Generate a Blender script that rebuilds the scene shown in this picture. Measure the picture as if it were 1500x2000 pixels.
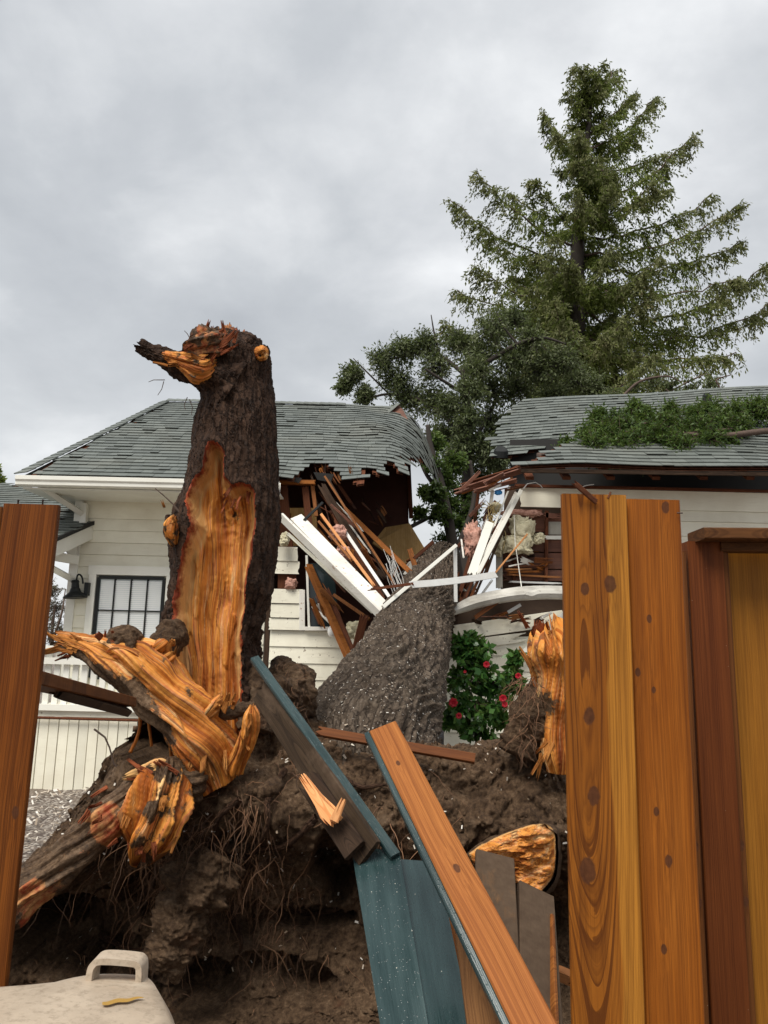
import bpy, math, random
import numpy as np
from mathutils import Vector, Matrix
random.seed(7); RNG = np.random.default_rng(11)
for o in list(bpy.data.objects): bpy.data.objects.remove(o)
SC = bpy.context.scene; COL = SC.collection
rad = math.radians
# ---------------------------------------------------------------- camera
CAM = Vector((0, 0, 1.6)); PITCH, ROLL, F = 10.5, 1.3, 1500.0
ROT = Matrix.Rotation(rad(90 + PITCH), 3, 'X') @ Matrix.Rotation(rad(ROLL), 3, 'Z')
cd = bpy.data.cameras.new('camera'); cam = bpy.data.objects.new('camera', cd); COL.objects.link(cam)
cd.sensor_fit = 'VERTICAL'; cd.sensor_height = 24; cd.lens = 24 * F / 2000; cd.clip_start = .05; cd.clip_end = 3000
cam.matrix_world = Matrix.Translation(CAM) @ ROT.to_4x4(); SC.camera = cam
# ---------------------------------------------------------------- node helpers
class NT:
    def __init__(s, tree): s.t = tree; s.n = tree.nodes; s.l = tree.links
    def put(s, sock, v):
        if v is None: return
        if isinstance(v, bpy.types.NodeSocket): s.l.new(v, sock)
        elif isinstance(v, (tuple, list)):
            v = tuple(v)
            sock.default_value = v + (1,) if len(v) == 3 and len(sock.default_value) == 4 else v
        else: sock.default_value = v
    def node(s, typ, **kw):
        n = s.n.new(typ)
        for k, v in kw.items(): setattr(n, k, v)
        return n
    def math(s, op, a, b=None, c=None, clamp=False):
        n = s.node('ShaderNodeMath', operation=op, use_clamp=clamp)
        for i, v in enumerate((a, b, c)): s.put(n.inputs[i], v)
        return n.outputs[0]
    def vmath(s, op, a, b=None):
        n = s.node('ShaderNodeVectorMath', operation=op); s.put(n.inputs[0], a); s.put(n.inputs[1], b); return n.outputs[0]
    def sep(s, v):
        n = s.node('ShaderNodeSeparateXYZ'); s.l.new(v, n.inputs[0]); return n.outputs
    def comb(s, x, y, z):
        n = s.node('ShaderNodeCombineXYZ')
        for i, v in enumerate((x, y, z)): s.put(n.inputs[i], v)
        return n.outputs[0]
    def noise(s, vec, scale=1, detail=4, rough=.55, dist=0, col=False):
        n = s.node('ShaderNodeTexNoise'); s.put(n.inputs['Vector'], vec); s.put(n.inputs['Scale'], scale)
        s.put(n.inputs['Detail'], detail); s.put(n.inputs['Roughness'], rough); s.put(n.inputs['Distortion'], dist)
        return n.outputs['Color' if col else 'Fac']
    def vor(s, vec, scale=1, feat='F1', out='Distance'):
        n = s.node('ShaderNodeTexVoronoi', feature=feat); s.put(n.inputs['Vector'], vec); s.put(n.inputs['Scale'], scale); return n.outputs[out]
    def ramp(s, fac, stops, interp='LINEAR'):
        n = s.node('ShaderNodeValToRGB'); s.put(n.inputs[0], fac); cr = n.color_ramp; cr.interpolation = interp
        while len(cr.elements) < len(stops): cr.elements.new(.5)
        for e, (p, c) in zip(cr.elements, stops):
            e.position = p; e.color = (tuple(c) + (1,)) if not isinstance(c, (int, float)) else (c, c, c, 1)
        return n.outputs[0]
    def mix(s, fac, a, b, blend='MIX'):
        n = s.node('ShaderNodeMix', data_type='RGBA', blend_type=blend); n.clamp_factor = True
        s.put(n.inputs[0], fac); s.put(n.inputs[6], a); s.put(n.inputs[7], b); return n.outputs[2]
    def mapr(s, v, a, b, c=0., d=1., smooth=False):
        n = s.node('ShaderNodeMapRange', interpolation_type='SMOOTHSTEP' if smooth else 'LINEAR'); n.clamp = True
        for i, q in enumerate((v, a, b, c, d)): s.put(n.inputs[i], q)
        return n.outputs[0]
    def obj(s): return s.node('ShaderNodeTexCoord').outputs['Object']
    def geo(s, k): return s.node('ShaderNodeNewGeometry').outputs[k]
    def orand(s): return s.node('ShaderNodeObjectInfo').outputs['Random']
    def attr(s, name, k='Fac'): return s.node('ShaderNodeAttribute', attribute_name=name).outputs[k]
    def scale(s, v, x, y, z): return s.vmath('MULTIPLY', v, (x, y, z))
    def bump(s, h, strength=.5, dist=.01, prev=None):
        n = s.node('ShaderNodeBump'); s.put(n.inputs['Height'], h); n.inputs['Strength'].default_value = strength; n.inputs['Distance'].default_value = dist
        if prev is not None: s.l.new(prev, n.inputs['Normal'])
        return n.outputs[0]
MATS = {}
def mat(name, fn=None, color=(.5, .5, .5), rough=.6, metal=0., spec=.5):
    if name in MATS: return MATS[name]
    m = bpy.data.materials.new(name); m.use_nodes = True; t = NT(m.node_tree); b = t.n['Principled BSDF']
    b.inputs['Base Color'].default_value = tuple(color) + (1,); b.inputs['Roughness'].default_value = rough
    b.inputs['Metallic'].default_value = metal; b.inputs['Specular IOR Level'].default_value = spec
    if fn:
        r = fn(t, b) or {}
        for k, v in r.items(): t.put(b.inputs[k], v)
    MATS[name] = m; return m
# ---------------------------------------------------------------- sky, sun, exposure
SC.view_settings.view_transform = 'Standard'; SC.view_settings.look = 'None'; SC.view_settings.gamma = 1
SC.view_settings.use_curve_mapping = False; SC.view_settings.exposure = 1.5
SUN_EL, SUN_AZ = 57, -150      # azimuth from +Y, clockwise: behind the camera and a little to the left
w = bpy.data.worlds.new('World'); SC.world = w; w.use_nodes = True; t = NT(w.node_tree); bg = t.n['Background']
sky = t.node('ShaderNodeTexSky', sky_type='NISHITA'); sky.sun_disc = False
sky.sun_elevation = rad(SUN_EL); sky.sun_rotation = rad(SUN_AZ); sky.air_density = 1.5; sky.dust_density = 3
skc = t.vmath('MULTIPLY', sky.outputs[0], (.05, .05, .05))
dirv = t.node('ShaderNodeTexCoord').outputs['Generated']; dx, dy, dz = t.sep(dirv)
dzz = t.math('ADD', t.math('MAXIMUM', dz, 0.0), .33)
cu = t.comb(t.math('DIVIDE', dx, dzz), t.math('DIVIDE', dy, dzz), .37)
n1 = t.noise(t.scale(cu, 1, 1, 1), 1.3, 3, .5, .1); n2 = t.noise(t.vmath('ADD', cu, (4.2, 1.3, 0)), 4.2, 6, .55, .15)
cl = t.math('ADD', t.math('MULTIPLY', n1, .66), t.math('MULTIPLY', n2, .34))
ccol = t.ramp(cl, [(.33, (.145, .153, .163)), (.45, (.185, .194, .206)), (.53, (.215, .224, .235)), (.60, (.265, .272, .281)), (.70, (.36, .365, .37))])
hz = t.mapr(dz, .0, .42, 1, 0, True)
ccol = t.mix(t.math('MULTIPLY', hz, .55), ccol, (.39, .395, .395))
t.put(bg.inputs[0], t.mix(.95, skc, ccol)); bg.inputs[1].default_value = 1.0
sl = bpy.data.lights.new('sun', 'SUN'); sl.energy = 1.5; sl.angle = rad(32); sl.color = (1, .955, .87)
sun = bpy.data.objects.new('sun', sl); COL.objects.link(sun)
a_, e_ = rad(SUN_AZ), rad(SUN_EL)
sd = Vector((math.sin(a_) * math.cos(e_), math.cos(a_) * math.cos(e_), math.sin(e_)))
sun.rotation_euler = sd.to_track_quat('Z', 'Y').to_euler(); sun.location = sd * 60
# ---------------------------------------------------------------- geometry helpers
def P(px, py, Y):
    d = ROT @ Vector(((px - 750) / F, (1000 - py) / F, -1)); k = (Y - CAM.y) / d.y
    return CAM + d * k
RI = np.array(ROT.transposed())
def proj(v):
    q = (np.asarray(v, float).reshape(-1, 3) - np.array(CAM)) @ RI.T
    return np.stack([750 - F * q[:, 0] / q[:, 2], 1000 + F * q[:, 1] / q[:, 2]], 1)
_perm = np.concatenate([RNG.permutation(256)] * 3)
_g = RNG.normal(size=(256, 3)); _g /= np.linalg.norm(_g, axis=1)[:, None]
def pn(p):
    p = np.asarray(p, float); i = np.floor(p).astype(int); f = p - i; u = f * f * f * (f * (f * 6 - 15) + 10); i &= 255
    r = np.zeros(len(p))
    for a in (0, 1):
        for b in (0, 1):
            for c in (0, 1):
                h = _perm[_perm[_perm[i[:, 0] + a] + i[:, 1] + b] + i[:, 2] + c]
                gd = (_g[h] * (f - np.array((a, b, c)))).sum(1)
                wt = (u[:, 0] if a else 1 - u[:, 0]) * (u[:, 1] if b else 1 - u[:, 1]) * (u[:, 2] if c else 1 - u[:, 2])
                r += gd * wt
    return r * 1.6
def fbm(p, scale=1., octs=4, gain=.5, seed=0):
    p = np.asarray(p, float) * scale + seed * 17.31; r = 0; a = 1
    for k in range(octs): r = r + a * pn(p * 2 ** k + k * 5.7); a *= gain
    return r
def sstep(a, b, x):
    t_ = np.clip((x - a) / (b - a), 0, 1); return t_ * t_ * (3 - 2 * t_)
def link(o, parent=None):
    COL.objects.link(o)
    if parent is not None:
        o.parent = parent
        o.matrix_parent_inverse = WORLD[parent.name].inverted()
    WORLD[o.name] = o.matrix_basis.copy()
    return o
WORLD = {}
def tag(o, label=None, cat=None, group=None, kind=None):
    if label: o['label'] = label
    if cat:
        o['category'] = cat
        if not kind: kind = 'thing'
    if group: o['group'] = group
    if kind: o['kind'] = kind
    return o
def empty(name, loc, label=None, cat=None, group=None, kind=None):
    o = bpy.data.objects.new(name, None); o.empty_display_size = .1; o.matrix_basis = Matrix.Translation(Vector(loc)); link(o)
    return tag(o, label, cat, group, kind)
def mk(name, v, f, m, parent=None, smooth=False, M=None, attrs=None, uv=None):
    me = bpy.data.meshes.new(name)
    v = np.asarray(v, np.float32)
    if isinstance(f, np.ndarray):
        k = f.shape[1]; me.vertices.add(len(v)); me.vertices.foreach_set('co', v.ravel()); me.loops.add(f.size); me.polygons.add(len(f))
        me.loops.foreach_set('vertex_index', f.astype(np.int32).ravel()); me.polygons.foreach_set('loop_start', np.arange(0, f.size, k, dtype=np.int32))
        me.update(calc_edges=True); me.validate()
    else: me.from_pydata([tuple(map(float, q)) for q in v], [], f)
    if smooth: me.polygons.foreach_set('use_smooth', np.ones(len(me.polygons), bool))
    for k, a in (attrs or {}).items():
        a = np.asarray(a, np.float32)
        at = me.attributes.new(k, 'FLOAT' if a.ndim == 1 else 'FLOAT_VECTOR', 'POINT')
        at.data.foreach_set('value' if a.ndim == 1 else 'vector', a.ravel())
    if m is not None:
        for q in (m if isinstance(m, (list, tuple)) else [m]): me.materials.append(q)
    me.update()
    o = bpy.data.objects.new(name, me)
    if M is not None: o.matrix_basis = M
    return link(o, parent)
def gridf(nu, nv, wrap=False):
    i = np.arange(nu if wrap else nu - 1); j = np.arange(nv - 1); I, J = np.meshgrid(i, j, indexing='ij'); I2 = (I + 1) % nu
    return np.stack([I * nv + J, I2 * nv + J, I2 * nv + J + 1, I * nv + J + 1], -1).reshape(-1, 4)
def frame(pa, pb, face=(0, -1, 0)):
    z = (Vector(pb) - Vector(pa)); L = z.length; z.normalize(); y = -Vector(face); y = (y - z * y.dot(z)).normalized(); x = y.cross(z)
    M = Matrix((x, y, z)).transposed().to_4x4(); M.translation = Vector(pa); return M, L
def plank(name, pa, pb, w, t_, m, parent=None, face=(0, -1, 0), j0=0., j1=0., n=1, nz=1, bow=0., twist=0., c=.003, taper=1., seed=None, wav=0.):
    """a sawn board from pa to pb, w wide, t_ thick; j0, j1: how far its ends are splintered"""
    M, L = frame(pa, pb, face); rs = random.Random(seed if seed is not None else name + str(pa))
    if j0 or j1: n = max(n, 7)
    c = min(c, t_ * .3, w * .2)
    fx = [-w / 2, -w / 2 + c] + [-w / 2 + w * (i + (rs.random() - .5) * .5) / n for i in range(1, n)] + [w / 2 - c, w / 2]
    k = len(fx); o0 = [rs.random() ** 2.2 * j0 for _ in fx]; o1 = [rs.random() ** 2.2 * j1 for _ in fx]
    v = []; fs = []
    for q in range(nz + 1):
        s = q / nz; ww = 1 + (taper - 1) * s; by = bow * 4 * s * (1 - s); a = twist * s; ca, sa = math.cos(a), math.sin(a)
        for side in (0, 1):
            for i in (range(k) if not side else range(k - 1, -1, -1)):
                yy = (-t_ / 2 if not side else t_ / 2)
                if i in (0, k - 1): yy *= 1 - 2 * c / t_
                z = o0[i] * (1 if side == 0 else .8) + s * (L - o0[i] - o1[i] * (1 if side == 0 else .75))
                xx = fx[i] * ww; yy2 = yy + by + (wav * math.sin(i * 2.1 + q * 1.7) if wav else 0)
                v.append((xx * ca - yy2 * sa, xx * sa + yy2 * ca, z))
    R = 2 * k
    for q in range(nz):
        for i in range(R):
            a, b = q * R + i, q * R + (i + 1) % R; fs.append((a, b, b + R, a + R))
    for i in range(k - 1):
        fs.append((i + 1, i, R - 1 - i, R - 2 - i)); b = nz * R; fs.append((b + i, b + i + 1, b + R - 2 - i, b + R - 1 - i))
    return mk(name, v, fs, m, parent, M=M)
def box(name, x0, x1, y0, y1, z0, z1, m, parent=None, c=0.):
    cx, cy = (x0 + x1) / 2, (y0 + y1) / 2
    return plank(name, (cx, cy, z0), (cx, cy, z1), x1 - x0, y1 - y0, m, parent, c=c or .003)
def tubev(pts, rs, nu=8, seed=0, rn=0., rscale=3.):
    """vertices/faces of a tube along pts (capped)"""
    pts = [Vector(p) for p in pts]; n = len(pts); v = []; f = []; ref = Vector((.31, -.2, .93)); prev = None
    for i, p in enumerate(pts):
        d = (pts[min(i + 1, n - 1)] - pts[max(i - 1, 0)]).normalized()
        if prev is None: prev = d.cross(ref).normalized() if abs(d.dot(ref)) < .95 else d.cross(Vector((1, 0, 0))).normalized()
        prev = (prev - d * prev.dot(d)).normalized(); b = d.cross(prev)
        r = rs[i] if isinstance(rs, (list, tuple, np.ndarray)) else rs
        for k in range(nu):
            a = 2 * math.pi * k / nu; v.append(p + (prev * math.cos(a) + b * math.sin(a)) * r)
    for i in range(n - 1):
        for k in range(nu):
            a, b_ = i * nu + k, i * nu + (k + 1) % nu; f.append((a, b_, b_ + nu, a + nu))
    f.append(tuple(range(nu - 1, -1, -1))); f.append(tuple((n - 1) * nu + k for k in range(nu)))
    return v, f
class MB:
    def __init__(s): s.v = []; s.f = []
    def add(s, v, f):
        b = len(s.v); s.v += [tuple(q) for q in v]; s.f += [tuple(i + b for i in q) for q in f]; return s
    def tube(s, pts, rs, nu=6): return s.add(*tubev(pts, rs, nu))
    def build(s, name, m, parent=None, smooth=False): return mk(name, s.v, s.f, m, parent, smooth)
def spline(pts, n):
    """Catmull-Rom through rows of any width"""
    p = np.asarray([list(q) for q in pts], float); p = np.vstack([2 * p[0] - p[1], p, 2 * p[-1] - p[-2]]); m = len(p) - 3
    t_ = np.linspace(0, m - 1e-6, n); i = t_.astype(int); u = (t_ - i)[:, None]
    a, b, c, d = p[i], p[i + 1], p[i + 2], p[i + 3]
    return .5 * (2 * b + (c - a) * u + (2 * a - 5 * b + 4 * c - d) * u ** 2 + (3 * b - a - 3 * c + d) * u ** 3)
def limbv(pts, nu=96, nv=160, flat=1.):
    """rows (x,y,z,r) -> tube grid positions, outward normals, angle and along-distance"""
    s = spline(pts, nv); c = s[:, :3]; r = np.maximum(s[:, 3], .002); d = np.gradient(c, axis=0); d /= np.linalg.norm(d, axis=1)[:, None]
    ref = np.array((0, -1., 0)); f = ref - d * (d @ ref)[:, None]; f /= np.linalg.norm(f, axis=1)[:, None]; sdv = np.cross(d, f)
    th = np.linspace(0, 2 * np.pi, nu, endpoint=False)
    nrm = np.cos(th)[:, None, None] * f[None] * flat + np.sin(th)[:, None, None] * sdv[None]     # th=0 faces the camera side
    pos = c[None] + nrm * r[None, :, None]
    al = np.concatenate([[0], np.cumsum(np.linalg.norm(np.diff(c, axis=0), axis=1))])
    return pos.reshape(-1, 3), nrm.reshape(-1, 3), np.repeat(th, nv), np.tile(al, nu), np.tile(r, nu)
def inpoly(q, poly):
    q = np.asarray(q, float); poly = np.asarray(poly, float); x, y = q[:, 0], q[:, 1]; ins = np.zeros(len(q), bool); d = np.full(len(q), 1e9)
    for a, b in zip(poly, np.roll(poly, -1, 0)):
        cnd = ((a[1] > y) != (b[1] > y)); xi = (b[0] - a[0]) * (y - a[1]) / (b[1] - a[1] + 1e-12) + a[0]; ins ^= cnd & (x < xi)
        e = b - a; tt = np.clip(((q - a) @ e) / (e @ e + 1e-12), 0, 1); d = np.minimum(d, np.linalg.norm(q - a - tt[:, None] * e, axis=1))
    return np.where(ins, d, -d)
# ---------------------------------------------------------------- materials
def wood_fn(dark, mid, light, freq=55., x0=0., depth=.045, knots=(), rough=.5, sap=None, sapcol=(.5, .25, .06), seed=0., mud=0., fib=.35, wet=.0, zscale=1., lines=.55):
    def fn(t, b):
        o = t.obj(); oo = t.vmath('ADD', o, t.comb(t.math('MULTIPLY', t.orand(), 7.3) if not knots else 0., seed, t.math('MULTIPLY', t.orand(), 13.) if not knots else seed * 3.1))
        x, y, z = t.sep(o); wz = t.noise(t.scale(oo, 1.2, .5, .8 * zscale), 1, 2, .45)
        xw = t.math('ADD', t.math('SUBTRACT', x, x0), t.math('MULTIPLY', t.math('SUBTRACT', t.noise(t.scale(oo, 9, 2, 1.8), 1, 2), .5), .018))
        dp = t.math('MULTIPLY', t.math('SUBTRACT', wz, .30), depth * 5)
        ring = t.math('SQRT', t.math('ADD', t.math('MULTIPLY', xw, xw), t.math('MULTIPLY', dp, dp)))
        rn = t.node('ShaderNodeTexNoise'); rn.noise_dimensions = '1D'; t.put(rn.inputs['W'], t.math('ADD', t.math('MULTIPLY', ring, 34.), seed)); rn.inputs['Detail'].default_value = 3
        ring = t.math('ADD', ring, t.math('MULTIPLY', rn.outputs['Fac'], .055))
        km = None
        for kx, kz, kr in knots:
            ex = t.math('SUBTRACT', x, kx); ez = t.math('MULTIPLY', t.math('SUBTRACT', z, kz), .62)
            ez2 = t.math('MULTIPLY', ez, .5)
            e = t.math('SQRT', t.math('ADD', t.math('MULTIPLY', ex, ex), t.math('MULTIPLY', ez, ez)))
            e2 = t.math('ADD', t.math('MULTIPLY', ex, ex), t.math('MULTIPLY', ez2, ez2))
            g = t.math('POWER', 2.718, t.math('MULTIPLY', e2, -1 / (kr * 2.1) ** 2))
            ring = t.math('ADD', ring, t.math('MULTIPLY', g, kr * 1.5))
            en = t.math('ADD', e, t.math('MULTIPLY', t.math('SUBTRACT', t.noise(o, 60, 3), .5), kr * .7))
            k1 = t.mapr(en, kr * .8, kr * 1.1, 1, 0, True); km = k1 if km is None else t.math('MAXIMUM', km, k1)
        fr = t.math('FRACT', t.math('ADD', t.math('MULTIPLY', ring, freq), t.math('MULTIPLY', t.noise(t.scale(oo, 30, 4, 3), 1, 2), .35)))
        fr2 = t.math('FRACT', t.math('ADD', t.math('MULTIPLY', ring, freq * 3.1), t.math('MULTIPLY', t.noise(t.scale(oo, 60, 9, 5), 1, 2), .5))); band2 = t.ramp(fr2, [(0, .0), (.5, .1), (.85, 1.), (1, 0.)])
        band = t.ramp(fr, [(0, .15), (.55, .3), (.86, 1.), (.97, .9), (1, .15)])
        fine = t.noise(t.scale(oo, 420, 60, 7), 1, 3, .6); blot = t.noise(t.scale(oo, 14, 6, 2.2), 1, 4, .6)
        c = t.mix(t.mapr(blot, .3, .72), mid, light)
        if sap is not None:
            sx = t.math('ADD', x, t.math('MULTIPLY', t.math('SUBTRACT', t.noise(t.scale(oo, 1, 1, 2.1), 1, 3), .5), .05))
            sm = t.mapr(sx, sap - .003, sap + .004, 0, 1, True); c = t.mix(sm, c, sapcol)
            fl = t.math('MULTIPLY', t.math('SUBTRACT', 1., t.math('MULTIPLY', sm, .72)), lines)
        else: fl = lines
        c = t.mix(t.math('MULTIPLY', band, fl), c, dark)
        c = t.mix(t.math('MULTIPLY', band2, .42 if isinstance(lines, float) and lines > .2 else .2), c, dark)
        strk = t.noise(t.scale(oo, 45, 10, 1.1), 1, 4, .6); c = t.mix(t.mapr(strk, .50, .72, 0, .55), c, dark)
        c = t.mix(t.math('MULTIPLY', t.mapr(fine, .42, .75), fib), c, dark)
        pale = t.noise(t.scale(oo, 900, 100, 40), 1, 2)
        c = t.mix(t.math('MULTIPLY', t.mapr(pale, .62, .8), .25), c, light)
        if km is not None:
            kc = t.mix(t.noise(o, 90, 4), (.025, .010, .006), (.12, .045, .02)); c = t.mix(t.math('MULTIPLY', km, .9), c, kc)
        var = t.math('ADD', .78, t.math('MULTIPLY', t.orand(), .4)); 
        if not knots: c = t.mix(1., c, t.comb(var, var, var), 'MULTIPLY')
        if mud:
            mm = t.mapr(t.noise(t.scale(oo, 6, 6, 3), 1, 6, .65), .62 - mud * .35, .70 - mud * .3); c = t.mix(mm, c, t.mix(t.noise(o, 40, 4), (.045, .028, .018), (.11, .075, .05)))
        # drops and dust stuck to the wet face
        sp = t.mapr(t.vor(oo, 70), .05, .075, 1, 0); rare = t.mapr(t.vor(oo, 70, out='Color'), .90, .92); c = t.mix(t.math('MULTIPLY', t.math('MULTIPLY', sp, rare), .6), c, (.5, .42, .3))
        h = t.math('ADD', t.math('MULTIPLY', fine, .5), t.math('MULTIPLY', band, -.35))
        return {'Base Color': c, 'Specular IOR Level': .12, 'Roughness': t.mapr(t.math('ADD', blot, t.math('MULTIPLY', fine, .3)), .3, 1., rough, rough + .25), 'Normal': t.bump(h, .35, .003)}
    return fn
def M_wood(name, *a, **k): return mat(name, wood_fn(*a, **k))
CEDAR = M_wood('cedar_orange', (.11, .030, .007), (.28, .095, .020), (.38, .145, .034))
CEDARD = M_wood('cedar_brown', (.04, .012, .005), (.145, .046, .013), (.20, .070, .020), rough=.42)
LUMBER = M_wood('framing_lumber', (.11, .036, .014), (.28, .11, .038), (.37, .165, .06), rough=.65)
OLDLUM = M_wood('old_framing', (.035, .012, .007), (.12, .040, .019), (.17, .064, .032), rough=.7)
DARKLUM = M_wood('weathered_lumber_and_shade', (.012, .008, .006), (.05, .03, .02), (.09, .055, .035), rough=.75)  # also paints shade on the roof edge and in the corner gap
RAWPINE = M_wood('fresh_split_wood', (.45, .16, .05), (.72, .34, .14), (.80, .44, .2), rough=.6)
def paint_fn(base, dirt, amt=.3, rough=.5, chips=0., under=(.2, .09, .04)):
    def fn(t, b):
        o = t.geo('Position'); ob = t.obj(); r = t.orand()
        n = t.noise(o, 2.3, 6, .6); g = t.noise(t.scale(o, 5, 5, 38), 1, 4, .6); v = t.math('ADD', .9, t.math('MULTIPLY', r, .14))
        c = t.mix(t.math('MULTIPLY', t.mapr(n, .42, .75), amt), base, dirt); c = t.mix(t.math('MULTIPLY', t.mapr(g, .55, .8), amt * .8), c, dirt)
        c = t.mix(1., c, t.comb(v, v, v), 'MULTIPLY')
        if chips:
            cm = t.mapr(t.noise(t.vmath('ADD', o, t.comb(r, r, r)), 17, 6, .68), .66 - chips * .12, .69 - chips * .12); c = t.mix(cm, c, t.mix(g, under, dirt))
        return {'Base Color': c, 'Roughness': t.mapr(n, .3, .8, rough - .1, rough + .2), 'Normal': t.bump(t.noise(o, 120, 3), .15, .002)}
    return fn
SIDING = mat('cream_siding_paint', paint_fn((.83, .80, .665), (.54, .48, .36), .38, .5))
OLDSIDING = mat('old_cream_siding_paint', paint_fn((.80, .77, .64), (.40, .35, .26), .45, .55, .25, (.16, .12, .09)))
TRIM = mat('white_trim_paint', paint_fn((.80, .79, .72), (.55, .51, .42), .25, .42))
SPLITTRIM = mat('battered_white_paint', paint_fn((.76, .74, .68), (.40, .34, .27), .45, .55, .28, (.30, .13, .05)))
ALU = mat('pale_metal_strip', paint_fn((.62, .62, .60), (.33, .31, .28), .5, .4))
def teal_fn(t, b):
    o = t.obj(); x, y, z = t.sep(o); n = t.noise(t.scale(o, 30, 30, 3), 1, 5, .6); g = t.noise(t.scale(o, 260, 260, 7), 1, 3)
    c = t.mix(t.mapr(n, .3, .75), (.012, .028, .029), (.034, .064, .066)); c = t.mix(t.math('MULTIPLY', t.mapr(g, .55, .75), .45), c, (.010, .018, .020))
    dk = t.mapr(t.vor(o, 95), .10, .22, 1, 0); rr = t.mapr(t.vor(o, 95, out='Color'), .55, .6); c = t.mix(t.math('MULTIPLY', t.math('MULTIPLY', dk, rr), .6), c, (.03, .04, .042))
    w = t.mapr(t.vor(t.vmath('ADD', o, (3.1, .2, .7)), 55), .05, .09, 1, 0); wr = t.mapr(t.vor(t.vmath('ADD', o, (3.1, .2, .7)), 55, out='Color'), .88, .9); c = t.mix(t.math('MULTIPLY', w, wr), c, (.6, .58, .5))
    return {'Base Color': c, 'Roughness': t.mapr(n, .3, .8, .16, .42), 'Normal': t.bump(t.math('ADD', g, t.math('MULTIPLY', dk, .8)), .35, .003)}
TEAL = mat('wet_teal_stain', teal_fn)
def shingle_fn(t, b):
    p = t.geo('Position'); i = t.geo('Random Per Island'); r = t.math('FRACT', t.math('ADD', i, t.math('MULTIPLY', t.orand(), 7.7)))
    n = t.noise(p, 160, 4, .7); l = t.noise(p, 1.1, 4)
    c = t.ramp(r, [(0, (.092, .103, .094)), (.35, (.116, .130, .119)), (.7, (.132, .147, .135)), (1, (.155, .171, .157))])
    c = t.mix(t.mapr(n, .35, .7, 0, .4), c, (.07, .082, .075)); c = t.mix(t.mapr(l, .5, .75, 0, .4), c, (.15, .15, .125))
    sp = t.mapr(t.vor(p, 30), .03, .05, 1, 0); c = t.mix(t.math('MULTIPLY', sp, t.mapr(t.vor(p, 30, out='Color'), .82, .85)), c, (.5, .47, .4))
    return {'Base Color': c, 'Roughness': t.mapr(l, .3, .7, .42, .7), 'Normal': t.bump(n, .5, .004)}
SHING = mat('green_grey_shingle', shingle_fn)
FELT_SHADE = mat('black_felt_and_shade', None, (.018, .017, .016), .8)  # real felt, and the painted shade of the open attic
def sheath_fn(t, b):
    o = t.geo('Position'); n = t.noise(t.scale(o, 2, 2, 50), 1, 5); m_ = t.noise(o, 5, 4); r = t.orand()
    c = t.mix(t.mapr(n, .3, .7), (.10, .034, .018), (.19, .072, .04)); c = t.mix(t.mapr(m_, .5, .7, 0, .6), c, (.06, .03, .022)); v = t.math('ADD', .7, t.math('MULTIPLY', r, .6))
    return {'Base Color': t.mix(1., c, t.comb(v, v, v), 'MULTIPLY'), 'Roughness': .75, 'Normal': t.bump(n, .3, .004)}
SHEATH = mat('red_brown_sheathing', sheath_fn)
PLY = M_wood('yellow_plywood', (.25, .13, .04), (.40, .24, .085), (.48, .31, .13), freq=9, rough=.6, lines=.25)
DRYWALL = mat('torn_plasterboard', paint_fn((.38, .36, .31), (.2, .17, .13), .7, .8))
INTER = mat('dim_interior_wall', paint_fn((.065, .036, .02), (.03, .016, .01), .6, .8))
GLASS = mat('dark_window_glass', None, (.012, .02, .022), .06)
PANE = mat('pale_blind_window_pane', None, (.56, .63, .64), .08)  # pale blue-white of the blinds, put into the pane colour
BLIND = mat('white_blind_slat', None, (.74, .76, .76), .5)
BLACKM = mat('black_painted_metal', lambda t, b: {'Base Color': t.mix(t.noise(t.obj(), 30, 4), (.006, .007, .007), (.018, .02, .02)), 'Roughness': .5, 'Specular IOR Level': .25})
BLUEP = mat('blue_plastic', None, (.02, .22, .55), .4)
GLOBE = mat('white_glass_globe', None, (.78, .78, .76), .2)
NAILM = mat('rusty_nail', None, (.05, .035, .03), .5, .8)
WIRE = mat('yellow_wire', None, (.50, .38, .16), .5)
def insul_fn(c1, c2):
    def fn(t, b):
        o = t.geo('Position'); n = t.noise(o, 26, 6, .65, .6)
        return {'Base Color': t.mix(t.mapr(n, .3, .7), c2, c1), 'Roughness': .95, 'Normal': t.bump(n, .9, .012)}
    return fn
PINK = mat('pink_insulation', insul_fn((.60, .35, .28), (.36, .17, .12)))
CREAM = mat('cream_insulation', insul_fn((.66, .62, .45), (.44, .39, .25)))
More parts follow.
